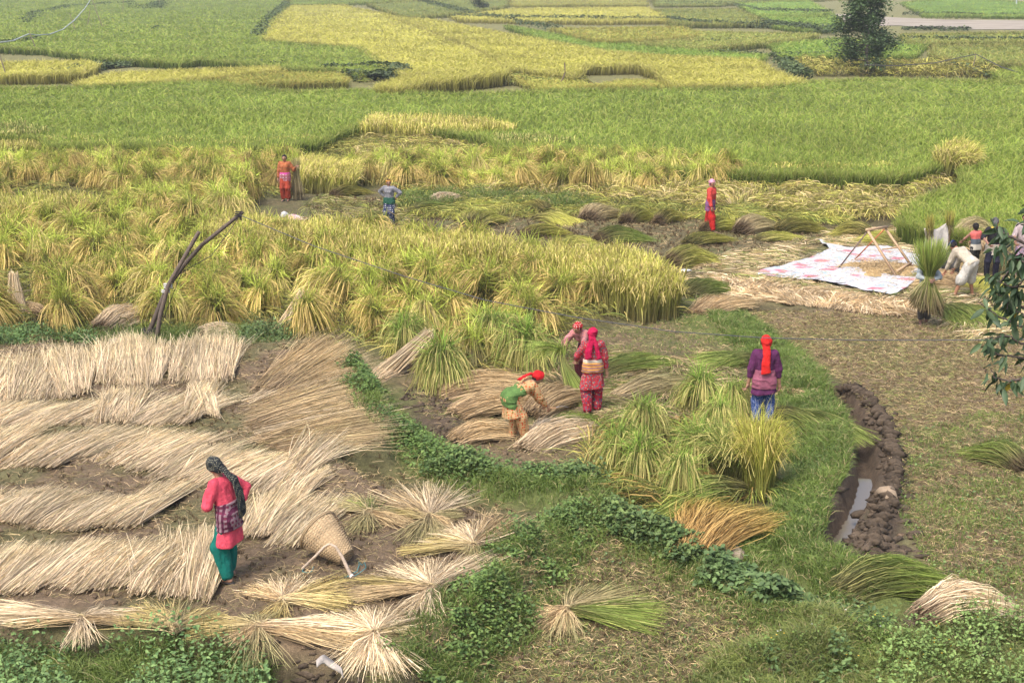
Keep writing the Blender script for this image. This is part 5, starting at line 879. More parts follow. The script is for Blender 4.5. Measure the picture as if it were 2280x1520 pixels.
LAB = {}
def sickle(loc, rz, label):
    r_ = empty('sickle', loc, rz); tag(r_, label, 'sickle'); a = Acc(); tube(a, [(0, 0, 0), (.12, 0, 0)], [.014, .017], C(.25, .15, .08), 8); obj('handle', a.build('handle', M_wood), r_)
    a = Acc(); t = np.linspace(0, 2.6, 14); cx = .12 + .11; p = np.stack([cx - np.cos(t) * .11, np.sin(t) * .11, t * 0], 1); w_ = np.linspace(.022, .004, 14); o = np.stack([-np.cos(t), np.sin(t), t * 0], 1); V = np.concatenate([p, p + o * w_[:, None], p + [0, 0, .003], p + o * w_[:, None] + [0, 0, .003]]); n = 14
    i = np.arange(n - 1); a.add(V, np.concatenate([np.stack([i, i + 1, i + 1 + n, i + n], 1), np.stack([i + 2 * n, i + 3 * n, i + 3 * n + 1, i + 2 * n + 1], 1), np.stack([i, i + 2 * n, i + 2 * n + 1, i + 1], 1), np.stack([i + n, i + n + 1, i + 3 * n + 1, i + 3 * n], 1)]), C(.3, .3, .31)); obj('blade', a.build('blade', M_misc), r_); return r_
# 1 front woman, hands on hips, seen from behind her left
p, H = feet_h(512, 1290, 1012)
pink = c_('pink_cotton', 'plain', (.62, .075, .12)); chk = c_('black_check', 'check', (.26, .25, .18), (.025, .03, .035), scale=1.7)
person('woman in pink blouse and teal trousers with a black-and-white checked headscarf', p, R(66), H * .97, 13, 0, 26, (25, 20), {'R': (.20, -.08, .90), 'L': (-.07, .22, .93)}, {'R': (1, -.4, .1), 'L': (-1, -.35, -.6)}, {'R': (.11, .06), 'L': (-.09, -.04)}, top=pink, sleeve=.8, skirt=(.33, .11, .15, None), wrap=(c_('plum_plaid', 'plaid', (.17, .035, .075), (.26, .17, .20), (.09, .02, .05), .55), .16, .17, .032), legs=(c_('teal_cotton', 'plain', (.008, .145, .12)), .105, .075, .88), head='scarf', headm=chk, tails=[([(.02, -.14, 1.30), (.05, -.17, 1.15), (.07, -.18, .98), (.10, -.17, .84)], .05, .085)], res=.009)
# 2 bending woman in dotted kurta with sickle
p, _ = feet_h(1152, 980, 800); dots = c_('orange_dots', 'dots', (.50, .33, .17), (.52, .08, .02), (.18, .17, .04), 1.3); redc = c_('red_cotton', 'plain', (.52, .015, .02))
_, J, I = person('stooping woman in orange dotted kurta with a green wrap and red headscarf, holding a sickle', p, R(-68), 1.56, 62, 0, 62, (0, -32), {'R': (.10, .55, .55), 'L': (-.10, .50, .58)}, {'R': (.4, -1, 0), 'L': (-.4, -1, 0)}, {'R': (.10, .10), 'L': (-.10, -.06)}, top=dots, sleeve=.95, skirt=(.36, .125, .19, None), wrap=(c_('green_cotton', 'plain', (.09, .17, .05)), .20, .27, .03), legs=(dots, .11, .075, .9), head='scarf_up', headm=redc, tails=[([(.0, .24, 1.20), (.03, .10, 1.17), (.06, .0, 1.13)], .035, .05)], res=.009)
M = Matrix.Translation(p) @ Matrix.Rotation(R(-68), 4, 'Z'); q = M @ Vector(J['R'][5] + V3(0, .06, -.05)); sickle(q, R(-5), 'small curved sickle held by the stooping woman in orange dots')
# 3 floral kurta, back to us
p, H = feet_h(1318, 918, 733); fl = c_('red_floral', 'floral', (.36, .03, .045), (.08, .15, .18), (.45, .26, .20), 1.9); crim = c_('crimson_cotton', 'plain', (.42, .010, .06))
person('woman seen from behind in red floral kurta with crimson scarf and yellow waist sash', p, R(6), H, 3, 0, 4, (20, 5), {'R': (.27, .02, .74), 'L': (-.24, .28, .92)}, {}, {'R': (.10, .04), 'L': (-.10, -.08)}, top=fl, sleeve=.9, skirt=(.36, .115, .165, None), wrap=(c_('ochre_silk', 'stripe', (.50, .25, .06), (.26, .13, .14), scale=.8), .07, .11, .034), extra_wrap=(c_('cream_sash', 'plain', (.6, .52, .44)), .10, .16, .036), legs=(c_('red_floral_dark', 'floral', (.33, .02, .04), (.07, .09, .14), (.5, .25, .15), 1.5), .105, .08, .95), head='scarf', headm=crim, tails=[([(-.06, -.13, 1.32), (-.11, -.15, 1.18), (-.11, -.15, 1.05)], .05, .06), ([(.04, -.14, 1.28), (.08, -.15, 1.14), (.10, -.15, 1.05)], .04, .04)], res=.009)
# 4 bending woman in pink print behind the sheaf
p = onp(1300, 850); person('woman in pink-patterned shirt and checked headscarf leaning over a green sheaf', p, R(150), 1.5, 52, 0, 40, (15, -10), {'R': (.22, .46, .72), 'L': (-.10, .50, .66)}, {'R': (1, -.3, 0), 'L': (-1, -.3, 0)}, {'R': (.10, .0), 'L': (-.10, -.05)}, top=c_('pink_print', 'floral', (.45, .19, .19), (.16, .10, .14), (.46, .12, .10), 3.4), sleeve=.93, wrap=(c_('purple_wrap', 'plain', (.07, .03, .12)), .35, .14, .03), legs=(c_('maroon_cotton', 'plain', (.10, .02, .03)), .1, .08, .95), head='scarf', headm=c_('red_check', 'check', (.60, .50, .44), (.42, .03, .035), scale=.9), res=.010)
# 5 purple top, back to us
p, H = feet_h(1697, 955, 750)
person('woman seen from behind in purple blouse, pink wrap, blue trousers and long red headscarf', p, R(-3), H, 1, 0, 2, (0, 0), {'R': (.25, .03, .74), 'L': (-.26, .03, .74)}, {}, {'R': (.10, .02), 'L': (-.10, -.02)}, top=c_('purple_jersey', 'plain', (.10, .025, .085)), sleeve=.78, skirt=(.22, .11, .14, None), wrap=(c_('dusty_pink', 'plain', (.27, .09, .14)), .14, .17, .034), legs=(c_('blue_print', 'dots', (.03, .07, .24), (.35, .38, .5), None, 2.6), .085, .06, .97), head='scarf', headm=c_('scarlet_cotton', 'plain', (.60, .022, .02)), tails=[([(.0, -.13, 1.30), (.0, -.15, 1.15), (.0, -.15, .98)], .05, .075)], res=.009)
# 6 woman in coral walking right
p, H = feet_h(1580, 516, 401)
person('woman in coral shirt, purple wrap and red trousers walking across the cut mud', p, R(-125), H, 4, 0, 6, (15, 5), {'R': (.22, .14, .78), 'L': (-.24, .0, .76)}, {}, {'R': (.09, .16), 'L': (-.09, -.20)}, top=c_('coral_knit', 'plain', (.52, .06, .05)), sleeve=.95, skirt=(.14, .11, .13, None), wrap=(c_('violet_check', 'plaid', (.10, .04, .12), (.18, .08, .18), None, .8), .20, .14, .03), legs=(c_('red_salwar', 'plain', (.42, .022, .02)), .105, .075, .9), head='scarf', headm=c_('pink_white', 'dots', (.62, .32, .42), (.5, .06, .2), None, 1.6), res=.012, foot='sandal')
# 7 woman in orange sweater
p, H = feet_h(637, 447, 346)
_, J, I = person('woman in orange striped sweater facing us with one arm round an upright bundle', p, R(172), H, 0, 0, 2, (0, 12), {'R': (.26, .03, .70), 'L': (-.42, .10, 1.18)}, {'L': (-.5, -.3, -1)}, {'R': (.08, .03), 'L': (-.08, 0)}, top=c_('orange_knit', 'stripe', (.34, .075, .035), (.36, .17, .07), scale=.9), sleeve=.95, skirt=(.38, .12, .14, None), wrap=(c_('mauve_wrap', 'plaid', (.45, .30, .33), (.30, .10, .13), None, .35), .16, .10, .03), extra_wrap=(c_('magenta_sash', 'plain', (.5, .07, .30)), .05, .13, .036), legs=(c_('rust_cotton', 'plain', (.30, .05, .03)), .09, .08, .85), stout=1.1, res=.012)
M = Matrix.Translation(p) @ Matrix.Rotation(R(172), 4, 'Z'); q = M @ Vector(J['R'][5] + V3(0, .02, -.10)); o = sickle(q, R(40), 'sickle hanging from the hand of the woman in orange'); o.rotation_euler = (R(90), R(70), 0)
# 8 bent figure behind the golden strip
p = onp(668, 552); person('stooping figure with white headscarf and pink-white shirt, half hidden by golden rice', p, R(80), 1.55, 76, 0, 80, (0, -10), {'R': (.14, .55, .40), 'L': (-.14, .55, .40)}, {}, None, top=c_('pink_white_print', 'dots', (.48, .38, .38), (.45, .08, .11), None, 1.6), sleeve=.9, legs=(c_('brown_cotton', 'plain', (.16, .07, .04)), .1, .08, .95), head='scarf', headm=c_('white_cotton', 'plain', (.42, .42, .45)), res=.013)
# 9 striped shirt
p, H = feet_h(868, 503, 400)
person('woman in grey striped shirt with mustard headscarf and dark green wrap, hand on hip', p, R(160), H, 2, 0, 4, (-28, 8), {'R': (.22, -.08, .95), 'L': (-.21, -.08, .95)}, {'R': (1, -.3, 0), 'L': (-1, -.3, 0)}, None, top=c_('grey_stripe', 'stripe', (.30, .30, .32), (.08, .09, .12), scale=1.1), sleeve=.9, skirt=(.22, .115, .14, None), wrap=(c_('bottle_green', 'plain', (.025, .09, .06)), .10, .12, .034), extra_wrap=None, legs=(c_('indigo_check', 'check', (.35, .36, .38), (.03, .04, .09), scale=.6), .10, .075, .95), head='scarf', headm=c_('mustard_cotton', 'plain', (.46, .24, .05)), stout=1.08, res=.012)
# 10 the man hidden behind his load
p, H = feet_h(2052, 724, 555); 
person('carrier almost hidden behind a tall green sheaf he hugs, in pale sleeves and slippers', p + Vector((.06, .05, 0)), R(175), 1.62, 0, 0, 4, (0, 10), {'R': (.06, .38, 1.13), 'L': (-.06, .38, 1.12)}, {'R': (1, -.1, -.3), 'L': (-1, -.1, -.3)}, {'R': (.08, .02), 'L': (-.06, -.06)}, top=c_('pale_blue_shirt', 'plain', (.34, .38, .39)), sleeve=.9, legs=(c_('grey_trousers', 'plain', (.09, .085, .08)), .08, .07, .7), foot='sandal', skin=(.24, .14, .10), stout=.98, res=.012)
CARRIER = p
# 11 stooping man in white shorts
p = onp(2146, 662); person('stooping man in cream shirt and white cargo shorts with a dark blue cap', p, R(38), 1.72, 58, 0, 66, (0, 0), {'R': (.16, .44, .52), 'L': (-.16, .46, .50)}, {}, {'R': (.25, -.04), 'L': (-.22, .10)}, top=c_('cream_shirt', 'plain', (.46, .41, .33)), sleeve=.92, legs=(c_('white_cargo', 'plain', (.47, .46, .43)), .12, .115, .12), foot=None, head='cap', headm=c_('navy_cap', 'plain', (.02, .03, .09)), skin=(.30, .15, .09), stout=1.14, res=.011)
# 12 tank top man
p, H = feet_h(2166, 614, 500)
person('man seen from behind in coral, slate and white sleeveless shirt with a topknot', p, R(22), H + .02, 6, 0, 8, (20, 5), {'R': (.20, .30, .98), 'L': (-.16, .38, 1.0)}, {'R': (1, -.6, -.2), 'L': (-1, -.4, -.3)}, None, top=tricolour('block_shirt', [(.40, .38, .33), (.07, .09, .115), (.50, .11, .10)], [.98 * H / 1.56, 1.14 * H / 1.56]), sleeve=.06, legs=(c_('dark_jeans', 'plain', (.035, .035, .035)), .085, .065, .9), foot=None, bun=True, skin=(.27, .14, .10), stout=.99, res=.011)
# 13, 14 men behind the leafy branch
p, H = feet_h(2205, 620, 486); person('man in black shirt half screened by the leafy branch', p, R(165), H, 8, 0, 10, (0, 10), {'R': (.16, .36, .98), 'L': (-.16, .36, .98)}, {'R': (1, -.4, -.2), 'L': (-1, -.4, -.2)}, None, top=c_('black_shirt', 'plain', (.02, .02, .025)), sleeve=.4, wrap=(c_('dusty_apron', 'plain', (.42, .38, .32)), .22, .06, .03), legs=(c_('navy_trousers', 'plain', (.02, .02, .035)), .08, .065, .95), foot=None, head='cap', headm=c_('grey_cap', 'plain', (.09, .09, .09)), skin=(.25, .13, .10), stout=.99, res=.012)
p, H = feet_h(2272, 620, 478); person('man in greyish mauve shirt at the right edge behind the branch', p, R(150), H, 0, 0, 2, (0, 5), {'R': (.14, .32, .95), 'L': (-.14, .32, .95)}, {}, None, top=c_('mauve_shirt', 'plain', (.36, .30, .31)), sleeve=.5, legs=(c_('print_trousers', 'floral', (.28, .22, .3), (.5, .3, .35), None, 1), .085, .07, .95), foot=None, skin=(.27, .15, .10), stout=.99, res=.013)
# ================================================================ THINGS
def pole(name, px, ys, rad, col, label, cat, zfix=None, bend=0, group=None):
    a, b = px; A = onp(*a) if ys is None else at(a[0], a[1], ys[0]); B = at(b[0], b[1], A.y + (ys[1] if ys else 0)); A = np.array(A) - [0, 0, .05]; B = np.array(B); t = np.linspace(0, 1, 9)[:, None]; P = A + (B - A) * t + np.array([bend, 0, 0]) * np.sin(t * 3.14); P[1:-1] += np.random.default_rng(int(abs(a[0]))).normal(0, rad * .12, (7, 3)); acc = Acc(); tube(acc, P - A, np.linspace(rad, rad * .75, 9), col, 9)
    o = obj(name, acc.build(name, M_wood, smooth=True), None, Vector(A)); tag(o, label, cat, group); return A, P
# leaning crossed poles with lashings and a cable
r0 = empty('crossed_poles', onp(335, 760)); tag(r0, 'two crossed wooden poles lashed together, leaning right over the stooks', 'poles'); O = np.array(r0.location)
def line3(px, y0, y1): n = len(px); return np.array([at(u, v, y0 + (y1 - y0) * i / (n - 1)) for i, (u, v) in enumerate(px)])
bk = C(.075, .058, .048); a = Acc(); PA = line3([(322, 765), (348, 700), (372, 640), (410, 590), (450, 545), (500, 505), (541, 472)], r0.location.y, r0.location.y + .25); tube(a, PA - O, np.linspace(.058, .04, 7), bk * 1.1, 10); obj('long_pole', a.build('long_pole', M_wood, smooth=True), r0)
a = Acc(); PB = line3([(347, 766), (357, 700), (376, 632), (412, 570), (443, 516)], r0.location.y - .12, r0.location.y - .02); tube(a, PB - O, np.linspace(.05, .045, 5), bk * 1.5, 10); obj('short_pole', a.build('short_pole', M_wood, smooth=True), r0)
def lash(c, rad, n, col, name='lashing', up=(0, 0, 1)):
    t = np.linspace(0, 6.283 * n, 16 * n); a = Acc(); tube(a, np.stack([np.cos(t) * rad, np.sin(t) * rad * .8, np.linspace(-.04, .04, len(t)) * n * .5], 1) + c - O, .012, col, 5, False); obj(name, a.build(name, M_misc), r0)
lash(np.array(at(374, 636, r0.location.y + .05)), .09, 3, C(.5, .5, .5)); lash(np.array(at(369, 648, r0.location.y + .05)), .09, 2, C(.5, .5, .5)); lash(np.array(at(336, 735, r0.location.y)), .16, 3, C(.03, .03, .03)); lash(PA[5] * .25 + PA[6] * .75, .07, 5, C(.03, .025, .025), 'rope_knot')
a = Acc(); tube(a, line3([(528, 490), (470, 570), (405, 605), (350, 745)], r0.location.y + .2, r0.location.y) - O, .008, C(.05, .04, .04), 5); obj('tie_cord', a.build('tie_cord', M_misc), r0)
top = PA[6] * .8 + PA[5] * .2; W = [top] + [np.array(at(u, v, y)) for u, v, y in ((700, 548, 27.5), (900, 615, 27), (1080, 668, 26.4), (1280, 706, 25.7), (1500, 738, 25), (1700, 752, 24.4), (1900, 757, 23.7), (2100, 757, 23), (2280, 756, 22.4), (2420, 752, 22))]
a = Acc(); tube(a, np.array(W) - W[0], .008, C(.07, .07, .085), 6); tag(obj('cable', a.build('cable', M_misc), None, Vector(W[0])), 'thin grey cable sagging from the crossed poles across to the right', 'cable')
pole('cable_post', ((2420, 960), (2420, 745)), None, .05, bk, 'wooden post holding the cable, beyond the right edge', 'post')
# hose on sticks, far left, and other sticks
for a_, b_, l in (((20, 188), (-2, 118), 'pale stick leaning at the left edge of the far paddies'), ((84, 120), (64, 68), 'hose stick nearest the left edge in the far paddies'), ((171, 76), (155, 30), 'short hose stick standing in front of the grey post'), ((193, 67), (201, 20), 'greyish stick under the rising hose'), ((232, 70), (204, -2), 'long leaning stick right of the rising hose'), ((273, 34), (275, -10), 'thin upright stick by the yellow-leaved hedge'), ((358, 23), (352, -12), 'thin stick right of the yellow-leaved hedge')):
    pole('stick', (a_, b_), None, .05, C(.2, .16, .12), l, 'stick', group='sticks carrying a hose')
def hang(px, ys, rad, col, name, label, cat): P = np.array([at(u, v, y) for (u, v), y in zip(px, ys)]); a = Acc(); tube(a, P - P[0], rad, col, 6); tag(obj(name, a.build(name, M_misc), None, Vector(P[0])), label, cat)
hang([(-60, 100), (0, 95), (30, 91), (64, 76), (80, 79), (110, 77), (140, 66), (165, 46), (190, 18), (205, -6)], [125, 128, 132, 138, 142, 150, 160, 175, 200, 215], .06, C(.36, .40, .40), 'hose', 'pale hose hung between sticks above the far left paddies', 'hose')
pole('stick', ((1238, 196), (1257, 140)), None, .05, C(.16, .12, .09), 'bare crooked stick standing below the big golden field', 'stick', bend=.25)
pole('stick', ((2163, 165), (2173, 120)), None, .04, C(.2, .16, .12), 'stick propping a wire, right of the tall tree', 'stick')
hang([(1925, 145), (1990, 147), (2080, 141), (2173, 121), (2230, 150), (2300, 172)], [104, 104, 105, 106, 104, 102], .035, C(.06, .06, .06), 'wire', 'dark wire running from the tall tree over a stick', 'wire')
pole('utility_post', ((2263, 14), (2263, -40)), None, .15, C(.35, .4, .42), 'pale blue post by the road at the top right corner', 'post')
# printed tarp(s)
def tarp_mat():
    m, n, l, p = mat('printed_tarp'); tc = n.new('ShaderNodeTexCoord'); O_ = tc.outputs['Object']; mp = n.new('ShaderNodeMapping'); mp.inputs['Scale'].default_value = (1.0, 1.6, 1); mp.inputs['Rotation'].default_value = (0, 0, .5); l.new(O_, mp.inputs[0]); v = n.new('ShaderNodeTexVoronoi'); v.inputs['Scale'].default_value = 1.25; v.inputs['Randomness'].default_value = .75; v.distance = 'CHEBYCHEV'
    w = nz(n, l, 3, 3, .6, O_); mx = n.new('ShaderNodeMix'); mx.data_type = 'RGBA'; mx.inputs[0].default_value = .12; l.new(mp.outputs[0], mx.inputs[6]); l.new(w.outputs['Color'], mx.inputs[7]); l.new(mx.outputs[2], v.inputs[0])
    r = ramp(n, l, v.outputs['Distance'], [(0, (.44, .09, .13)), (.2, (.44, .2, .24)), (.24, (.46, .46, .50)), (.44, (.47, .47, .51)), (.47, (.30, .41, .45)), (.5, (.47, .47, .51))]); t = nz(n, l, 2.2, 4, .7, O_); r2 = ramp(n, l, t.outputs[0], [(.42, (.47, .47, .51)), (.5, (1, 1, 1))])
    mm = n.new('ShaderNodeMix'); mm.data_type = 'RGBA'; mm.blend_type = 'MIX'; q = n.new('ShaderNodeMapRange'); q.inputs[1].default_value = .34; q.inputs[2].default_value = .44; l.new(t.outputs[0], q.inputs[0]); l.new(q.outputs[0], mm.inputs[0]); l.new(r.outputs[0], mm.inputs[7]); mm.inputs[6].default_value = (.47, .47, .51, 1); l.new(mm.outputs[2], p.inputs[0]); p.inputs['Roughness'].default_value = .55
    t3 = nz(n, l, 3.5, 7, .65, O_); b = n.new('ShaderNodeBump'); b.inputs['Strength'].default_value = 1; b.inputs['Distance'].default_value = .09; l.new(t3.outputs[0], b.inputs['Height']); l.new(b.outputs[0], p.inputs['Normal']); return m
M_tarp = tarp_mat()
def sheet(name, px, label, cat, seed, lift=.05):
    poly = gp(px); lo, hi = poly.min(0), poly.max(0); st = .028; X, Y = np.meshgrid(np.arange(lo[0], hi[0], st), np.arange(lo[1], hi[1], st)); P = np.stack([X.ravel(), Y.ravel()], 1); Z = np.maximum(height(P[:, 0], P[:, 1], False), 0) + lift + .10 * fbm(P[:, 0] * 1.4 + seed, P[:, 1] * 2.2, 4, seed) ** 2 + .05 * np.abs(np.sin(P[:, 0] * 2.1 + 3 * fbm(P[:, 0], P[:, 1], 2, seed))) * vn2(P[:, 0] * 2, P[:, 1] * 2, seed)
    nx = X.shape[1]; e = sd(P, poly); c = ((P[:-nx - 1] + P[nx + 1:]) / 2); ins = np.zeros(len(P), bool); ins[:len(c)] = inside(c, poly); ins[nx - 1::nx] = False; i = np.nonzero(ins)[0]; me = mesh(name, np.c_[P, Z] - [*poly.mean(0), 0], np.stack([i, i + 1, i + nx + 1, i + nx], 1), None, M_tarp, True)
    o = obj(name, me, None, Vector((*poly.mean(0), 0))); so = o.modifiers.new('s', 'SOLIDIFY'); so.thickness = .006; return tag(o, label, cat, 'printed plastic sheets')
sheet('printed_tarp', [(1818, 538), (1860, 552), (1900, 558), (1960, 552), (2046, 566), (2050, 600), (2046, 632), (1990, 634), (1920, 645), (1880, 636), (1800, 632), (1705, 622), (1688, 610), (1740, 598), (1800, 580), (1846, 560)], 'large white tarp printed with pink patches, lying under the wooden frame', 'tarp', 1)
sheet('printed_tarp', [(1864, 640), (1930, 640), (1990, 622), (2042, 628), (2020, 648), (1992, 664), (1930, 656)], 'smaller white printed tarp overlapping the near corner of the large one', 'tarp', 5, .09)
# heap of threshed grain on it
rng = np.random.default_rng(12); c = onp(1962, 606); a = Acc(); th = np.linspace(0, 6.283, 28, endpoint=False); V = []
for k, rr in enumerate((1.0, .8, .55, .3, .02)): V += [(math.cos(t) * rr * 1.0 * (1 + .22 * math.sin(3 * t) + .1 * math.sin(7 * t)), math.sin(t) * rr * 1.15 * (1 + .15 * math.cos(2 * t)), .085 + .12 * (1 - rr ** 1.2) + rng.normal(0, .006)) for t in th]
a.add(V, [(i * 28 + j, i * 28 + (j + 1) % 28, (i + 1) * 28 + (j + 1) % 28, (i + 1) * 28 + j) for i in range(4) for j in range(28)], C(.42, .30, .14)); q = rng.normal(0, .45, (2600, 2)); n = len(q); az = rng.random(n) * 6.28; o_ = np.stack([np.cos(az), np.sin(az), az * 0], 1) * .07; P0 = np.c_[q, .15 + .06 * np.exp(-(q ** 2).sum(1) * 2)]; ribbons(a, np.stack([P0, P0 + o_ * .5 + [0, 0, .01], P0 + o_], 1), np.full(n, .012), mixc(n, 'tan', rng, 3), rng)
tag(obj('grain_heap', a.build('grain_heap', M_straw), None, c), 'low heap of threshed brown grain on the large tarp', 'grain heap')
# wooden threshing frame
T1, T2 = (1933, 515), (1971, 508); f1, f2, b1, b2 = onp(1994, 622), onp(2031, 603), onp(1866, 606), onp(1903, 585); y1 = (f1.y + b1.y) / 2; t1 = at(*T1, y1); t2 = at(*T2, (f2.y + b2.y) / 2)
r1 = empty('threshing_frame', (f1 + f2 + b1 + b2) / 4); tag(r1, 'four-legged wooden frame standing on the white tarp', 'wooden frame'); O = r1.location; new = C(.42, .29, .18); zz = Vector((0, 0, .1))
for nm, p_, q_, w_, cc in (('leg', f1 + zz, t1, .07, new), ('leg', f2 + zz, t2, .07, new), ('leg', b1 + zz, t1 + Vector((0, .08, -.02)), .045, C(.16, .12, .10)), ('leg', b2 + zz, t2 + Vector((0, .08, -.04)), .045, C(.36, .12, .05)), ('crossbar', t1 + Vector((-.04, 0, .04)), t2 + Vector((.04, 0, .04)), .08, new), ('rail', f1 + Vector((.04, .05, .22)), f2 + Vector((-.04, .05, .22)), .06, new), ('brace', (f2 * .5 + t2 * .5) + Vector((-.45, .02, 0)), (f2 * .5 + t2 * .5) + Vector((0, .04, .05)), .05, new)):
    a = Acc(); box(a, p_ - O, q_ - O, w_, w_ * .7, cc); obj(nm, a.build(nm, M_wood), r1)
# sheaf hugged by the carrier
def bigsheaf(seed, H=1.72, waist=.86, r0=.42, r1=.42, n=1000, kind='green'):
    rng = np.random.default_rng(seed); acc = Acc(); az = rng.random(n) * 6.283; q = np.sqrt(rng.random(n)); o = np.stack([np.cos(az), np.sin(az) * .8, np.zeros(n)], 1); w_ = o * q[:, None] * .11 + [0, 0, waist]; b = o * q[:, None] * r0; b += rng.normal(0, .03, (n, 3)); b[:, 2] = rng.uniform(-.02, .34, n) - b[:, 0] * .25; P = bez(b, b * [.7, .7, 1] + [0, 0, waist * .35], w_ - [0, 0, waist * .25], w_, 5); c_ = mixc(n, kind, rng, 5, 0, .6); t = rng.random(n) < .3; c_[t] = mixc(int(t.sum()), 'greentan', rng, 5); c_[:, 0] = C(.12, .09, .05); ribbons(acc, P, np.full(n, .012), c_, rng)
    e = o * q[:, None] * r1 * rng.uniform(.7, 1.2, n)[:, None]; e += rng.normal(0, .05, (n, 3)); e[:, 2] = H * rng.uniform(.76, 1.03, n); P = bez(w_, w_ + [0, 0, .2], e * [.9, .9, 1] - [0, 0, .3], e, 5); ribbons(acc, P, np.tile([.011, .012, .012, .010, .003], (n, 1)), mixc(n, kind, rng, 5, .4, 1), rng); return acc
p = CARRIER; tag(obj('tall_sheaf', bigsheaf(5).build('tall_sheaf', M_rice), None, p + Vector((0, -.30, .38))), 'tall green sheaf hugged upright by the hidden carrier beside the tarp', 'rice sheaf')
rs = empty('x', (0, 0, 0)); bpy.data.objects.remove(rs)
# small bundle held by the woman in orange
p = onp(662, 448); tag(obj('held_bundle', bigsheaf(6, 1.55, 1.15, .25, .1, 260, 'greentan').build('held_bundle', M_rice), None, p), 'thin upright bundle held by the woman in orange', 'rice sheaf')
# windbreak cloth on poles, with sheaves tied at the top
pA, pB = onp(2062, 612), onp(2106, 606)
for p_, vt, l in ((pA, 478, 'left pole of the white windbreak cloth, with a rice tip'), (pB, 466, 'right pole of the white windbreak cloth, topped with rice')):
    T = at(PX(np.array(p_))[0], vt, p_.y); h = T.z - p_.z; r_ = empty('windbreak_pole', p_); tag(r_, l, 'pole', 'poles holding the windbreak'); a = Acc(); tube(a, [(0, 0, -.05), (.01, 0, h * .5), (0, 0, h * .9)], .03, C(.25, .18, .12), 8); obj('shaft', a.build('shaft', M_wood), r_)
    a = bigsheaf(int(h * 100), .75, .3, .12, .09, 120, 'stook'); obj('rice_tip', a.build('rice_tip', M_rice), r_, (0, 0, h - .72))
a = Acc(); tb = np.array([at(2057, 508, pA.y), at(2108, 496, pB.y)]); n = 14; Vv = []
for j in range(n + 1):
    for i in range(n + 1):
        s_, t_ = i / n, j / n; T = tb[0] + (tb[1] - tb[0]) * s_; B_ = np.array([pA.x - .05 + (pB.x - pA.x + .02) * s_, pA.y - .1, .12]); q = T + (B_ - T) * t_; q[2] -= .10 * math.sin(s_ * 3.14) * (1 - t_); q[1] += .08 * math.sin(s_ * 9 + t_ * 2) * (.3 + t_); q[0] += .03 * math.sin(t_ * 8); Vv.append(q)
a.add(np.array(Vv) - tb[0], [(j * (n + 1) + i, j * (n + 1) + i + 1, (j + 1) * (n + 1) + i + 1, (j + 1) * (n + 1) + i) for j in range(n) for i in range(n)], C(.4, .38, .35)); o = obj('windbreak_cloth', a.build('windbreak_cloth', cloth('dusty_white_cloth', 'plain', (.40, .385, .36)), smooth=True), None, Vector(tb[0])); so = o.modifiers.new('s', 'SOLIDIFY'); so.thickness = .008; tag(o, 'dusty white cloth hung between two poles behind the carrier', 'cloth')
a = Acc(); B_ = onp(2112, 622); box(a, (0, 0, .02), (.10, .1, .75), .5, .03, C(.03, .03, .03)); tag(obj('black_board', a.build('black_board', M_misc), None, B_), 'black board leaning behind the stooping man', 'board')
for k, (u, v, W_, H_, kd, lab) in enumerate(((2130, 560, 1.2, .95, 'greentan', 'heap of rice being threshed in front of the man in the sleeveless shirt'), (2195, 590, 1.1, .8, 'tan', 'straw heap between the two threshing men'), (2135, 640, 1.1, .35, 'tan', 'trampled dark straw between the feet of the stooping man'), (2255, 600, 1.2, .7, 'greentan', 'straw heap behind the leafy branch'))):
    tag(obj('straw_heap', hump(950 + k, W_, W_, H_, kd, 700, 'light', 1.2).build('straw_heap', M_straw), None, onp(u, v), k * 1.3), lab, 'straw heap', 'heaps round the threshers')
# litter, stones
def rag(name, px, s, col, lab, cat, seed=0, flat=.3):
    rng = np.random.default_rng(seed + 7); a = Acc(); clod(a, (0, 0, 0), (s, s * .8, s * flat), rng, C(*col)); return tag(obj(name, a.build(name, M_misc, smooth=False), None, onp(*px) + Vector((0, 0, s * .12))), lab, cat)
rag('white_stone', (428, 356), .42, (.5, .5, .5), 'white stones piled at the edge of the green paddy, upper left', 'stone', 1, .6); rag('plastic_scrap', (1526, 604), .14, (.75, .76, .8), 'white plastic scrap below the big dark-butted sheaf', 'litter', 2); rag('plastic_scrap', (1692, 612), .16, (.7, .74, .85), 'white plastic scrap left of the tarp corner', 'litter', 3)
rag('flat_stone', (1640, 1236), .17, (.30, .25, .19), 'pale clay block under the orange-brown sheaf', 'stone', 4, .7); rag('flat_stone', (1608, 1228), .13, (.2, .17, .14), 'darker clay block beside the pale one', 'stone', 5, .6); rag('dark_slab', (275, 772), .42, (.09, .085, .085), 'dark rounded slab behind the back row of straw', 'slab', 6, .3); rag('clay_block', (1975, 1102), .2, (.22, .17, .12), 'pale clay block set in the ridge of clods', 'clay block', 7, .6)
a = Acc(); P = [onp(705, 1487), onp(722, 1478), onp(742, 1485), onp(757, 1502), onp(762, 1515)]; t = np.linspace(0, 4, 16); c = P[0]; L_ = np.stack([np.interp(t, range(5), [getattr(p, k) for p in P]) for k in 'xyz'], 1) + [0, 0, .06]; L_[:, 2] += .02 * np.sin(t * 2.2); n_ = np.stack([.01 + 0 * t, -.05 - .02 * np.sin(t), -.015 + 0 * t], 1)
V = np.concatenate([L_ + n_, L_ - n_]) - np.array(c); i = np.arange(15); a.add(V, np.stack([i, i + 1, i + 17, i + 16], 1), C(.34, .31, .28)); o = obj('dirty_sack', a.build('dirty_sack', M_misc, smooth=True), None, c); so = o.modifiers.new('s', 'SOLIDIFY'); so.thickness = .02; tag(o, 'dirty pale strip of sacking caught in the earth bank at the bottom', 'sack')
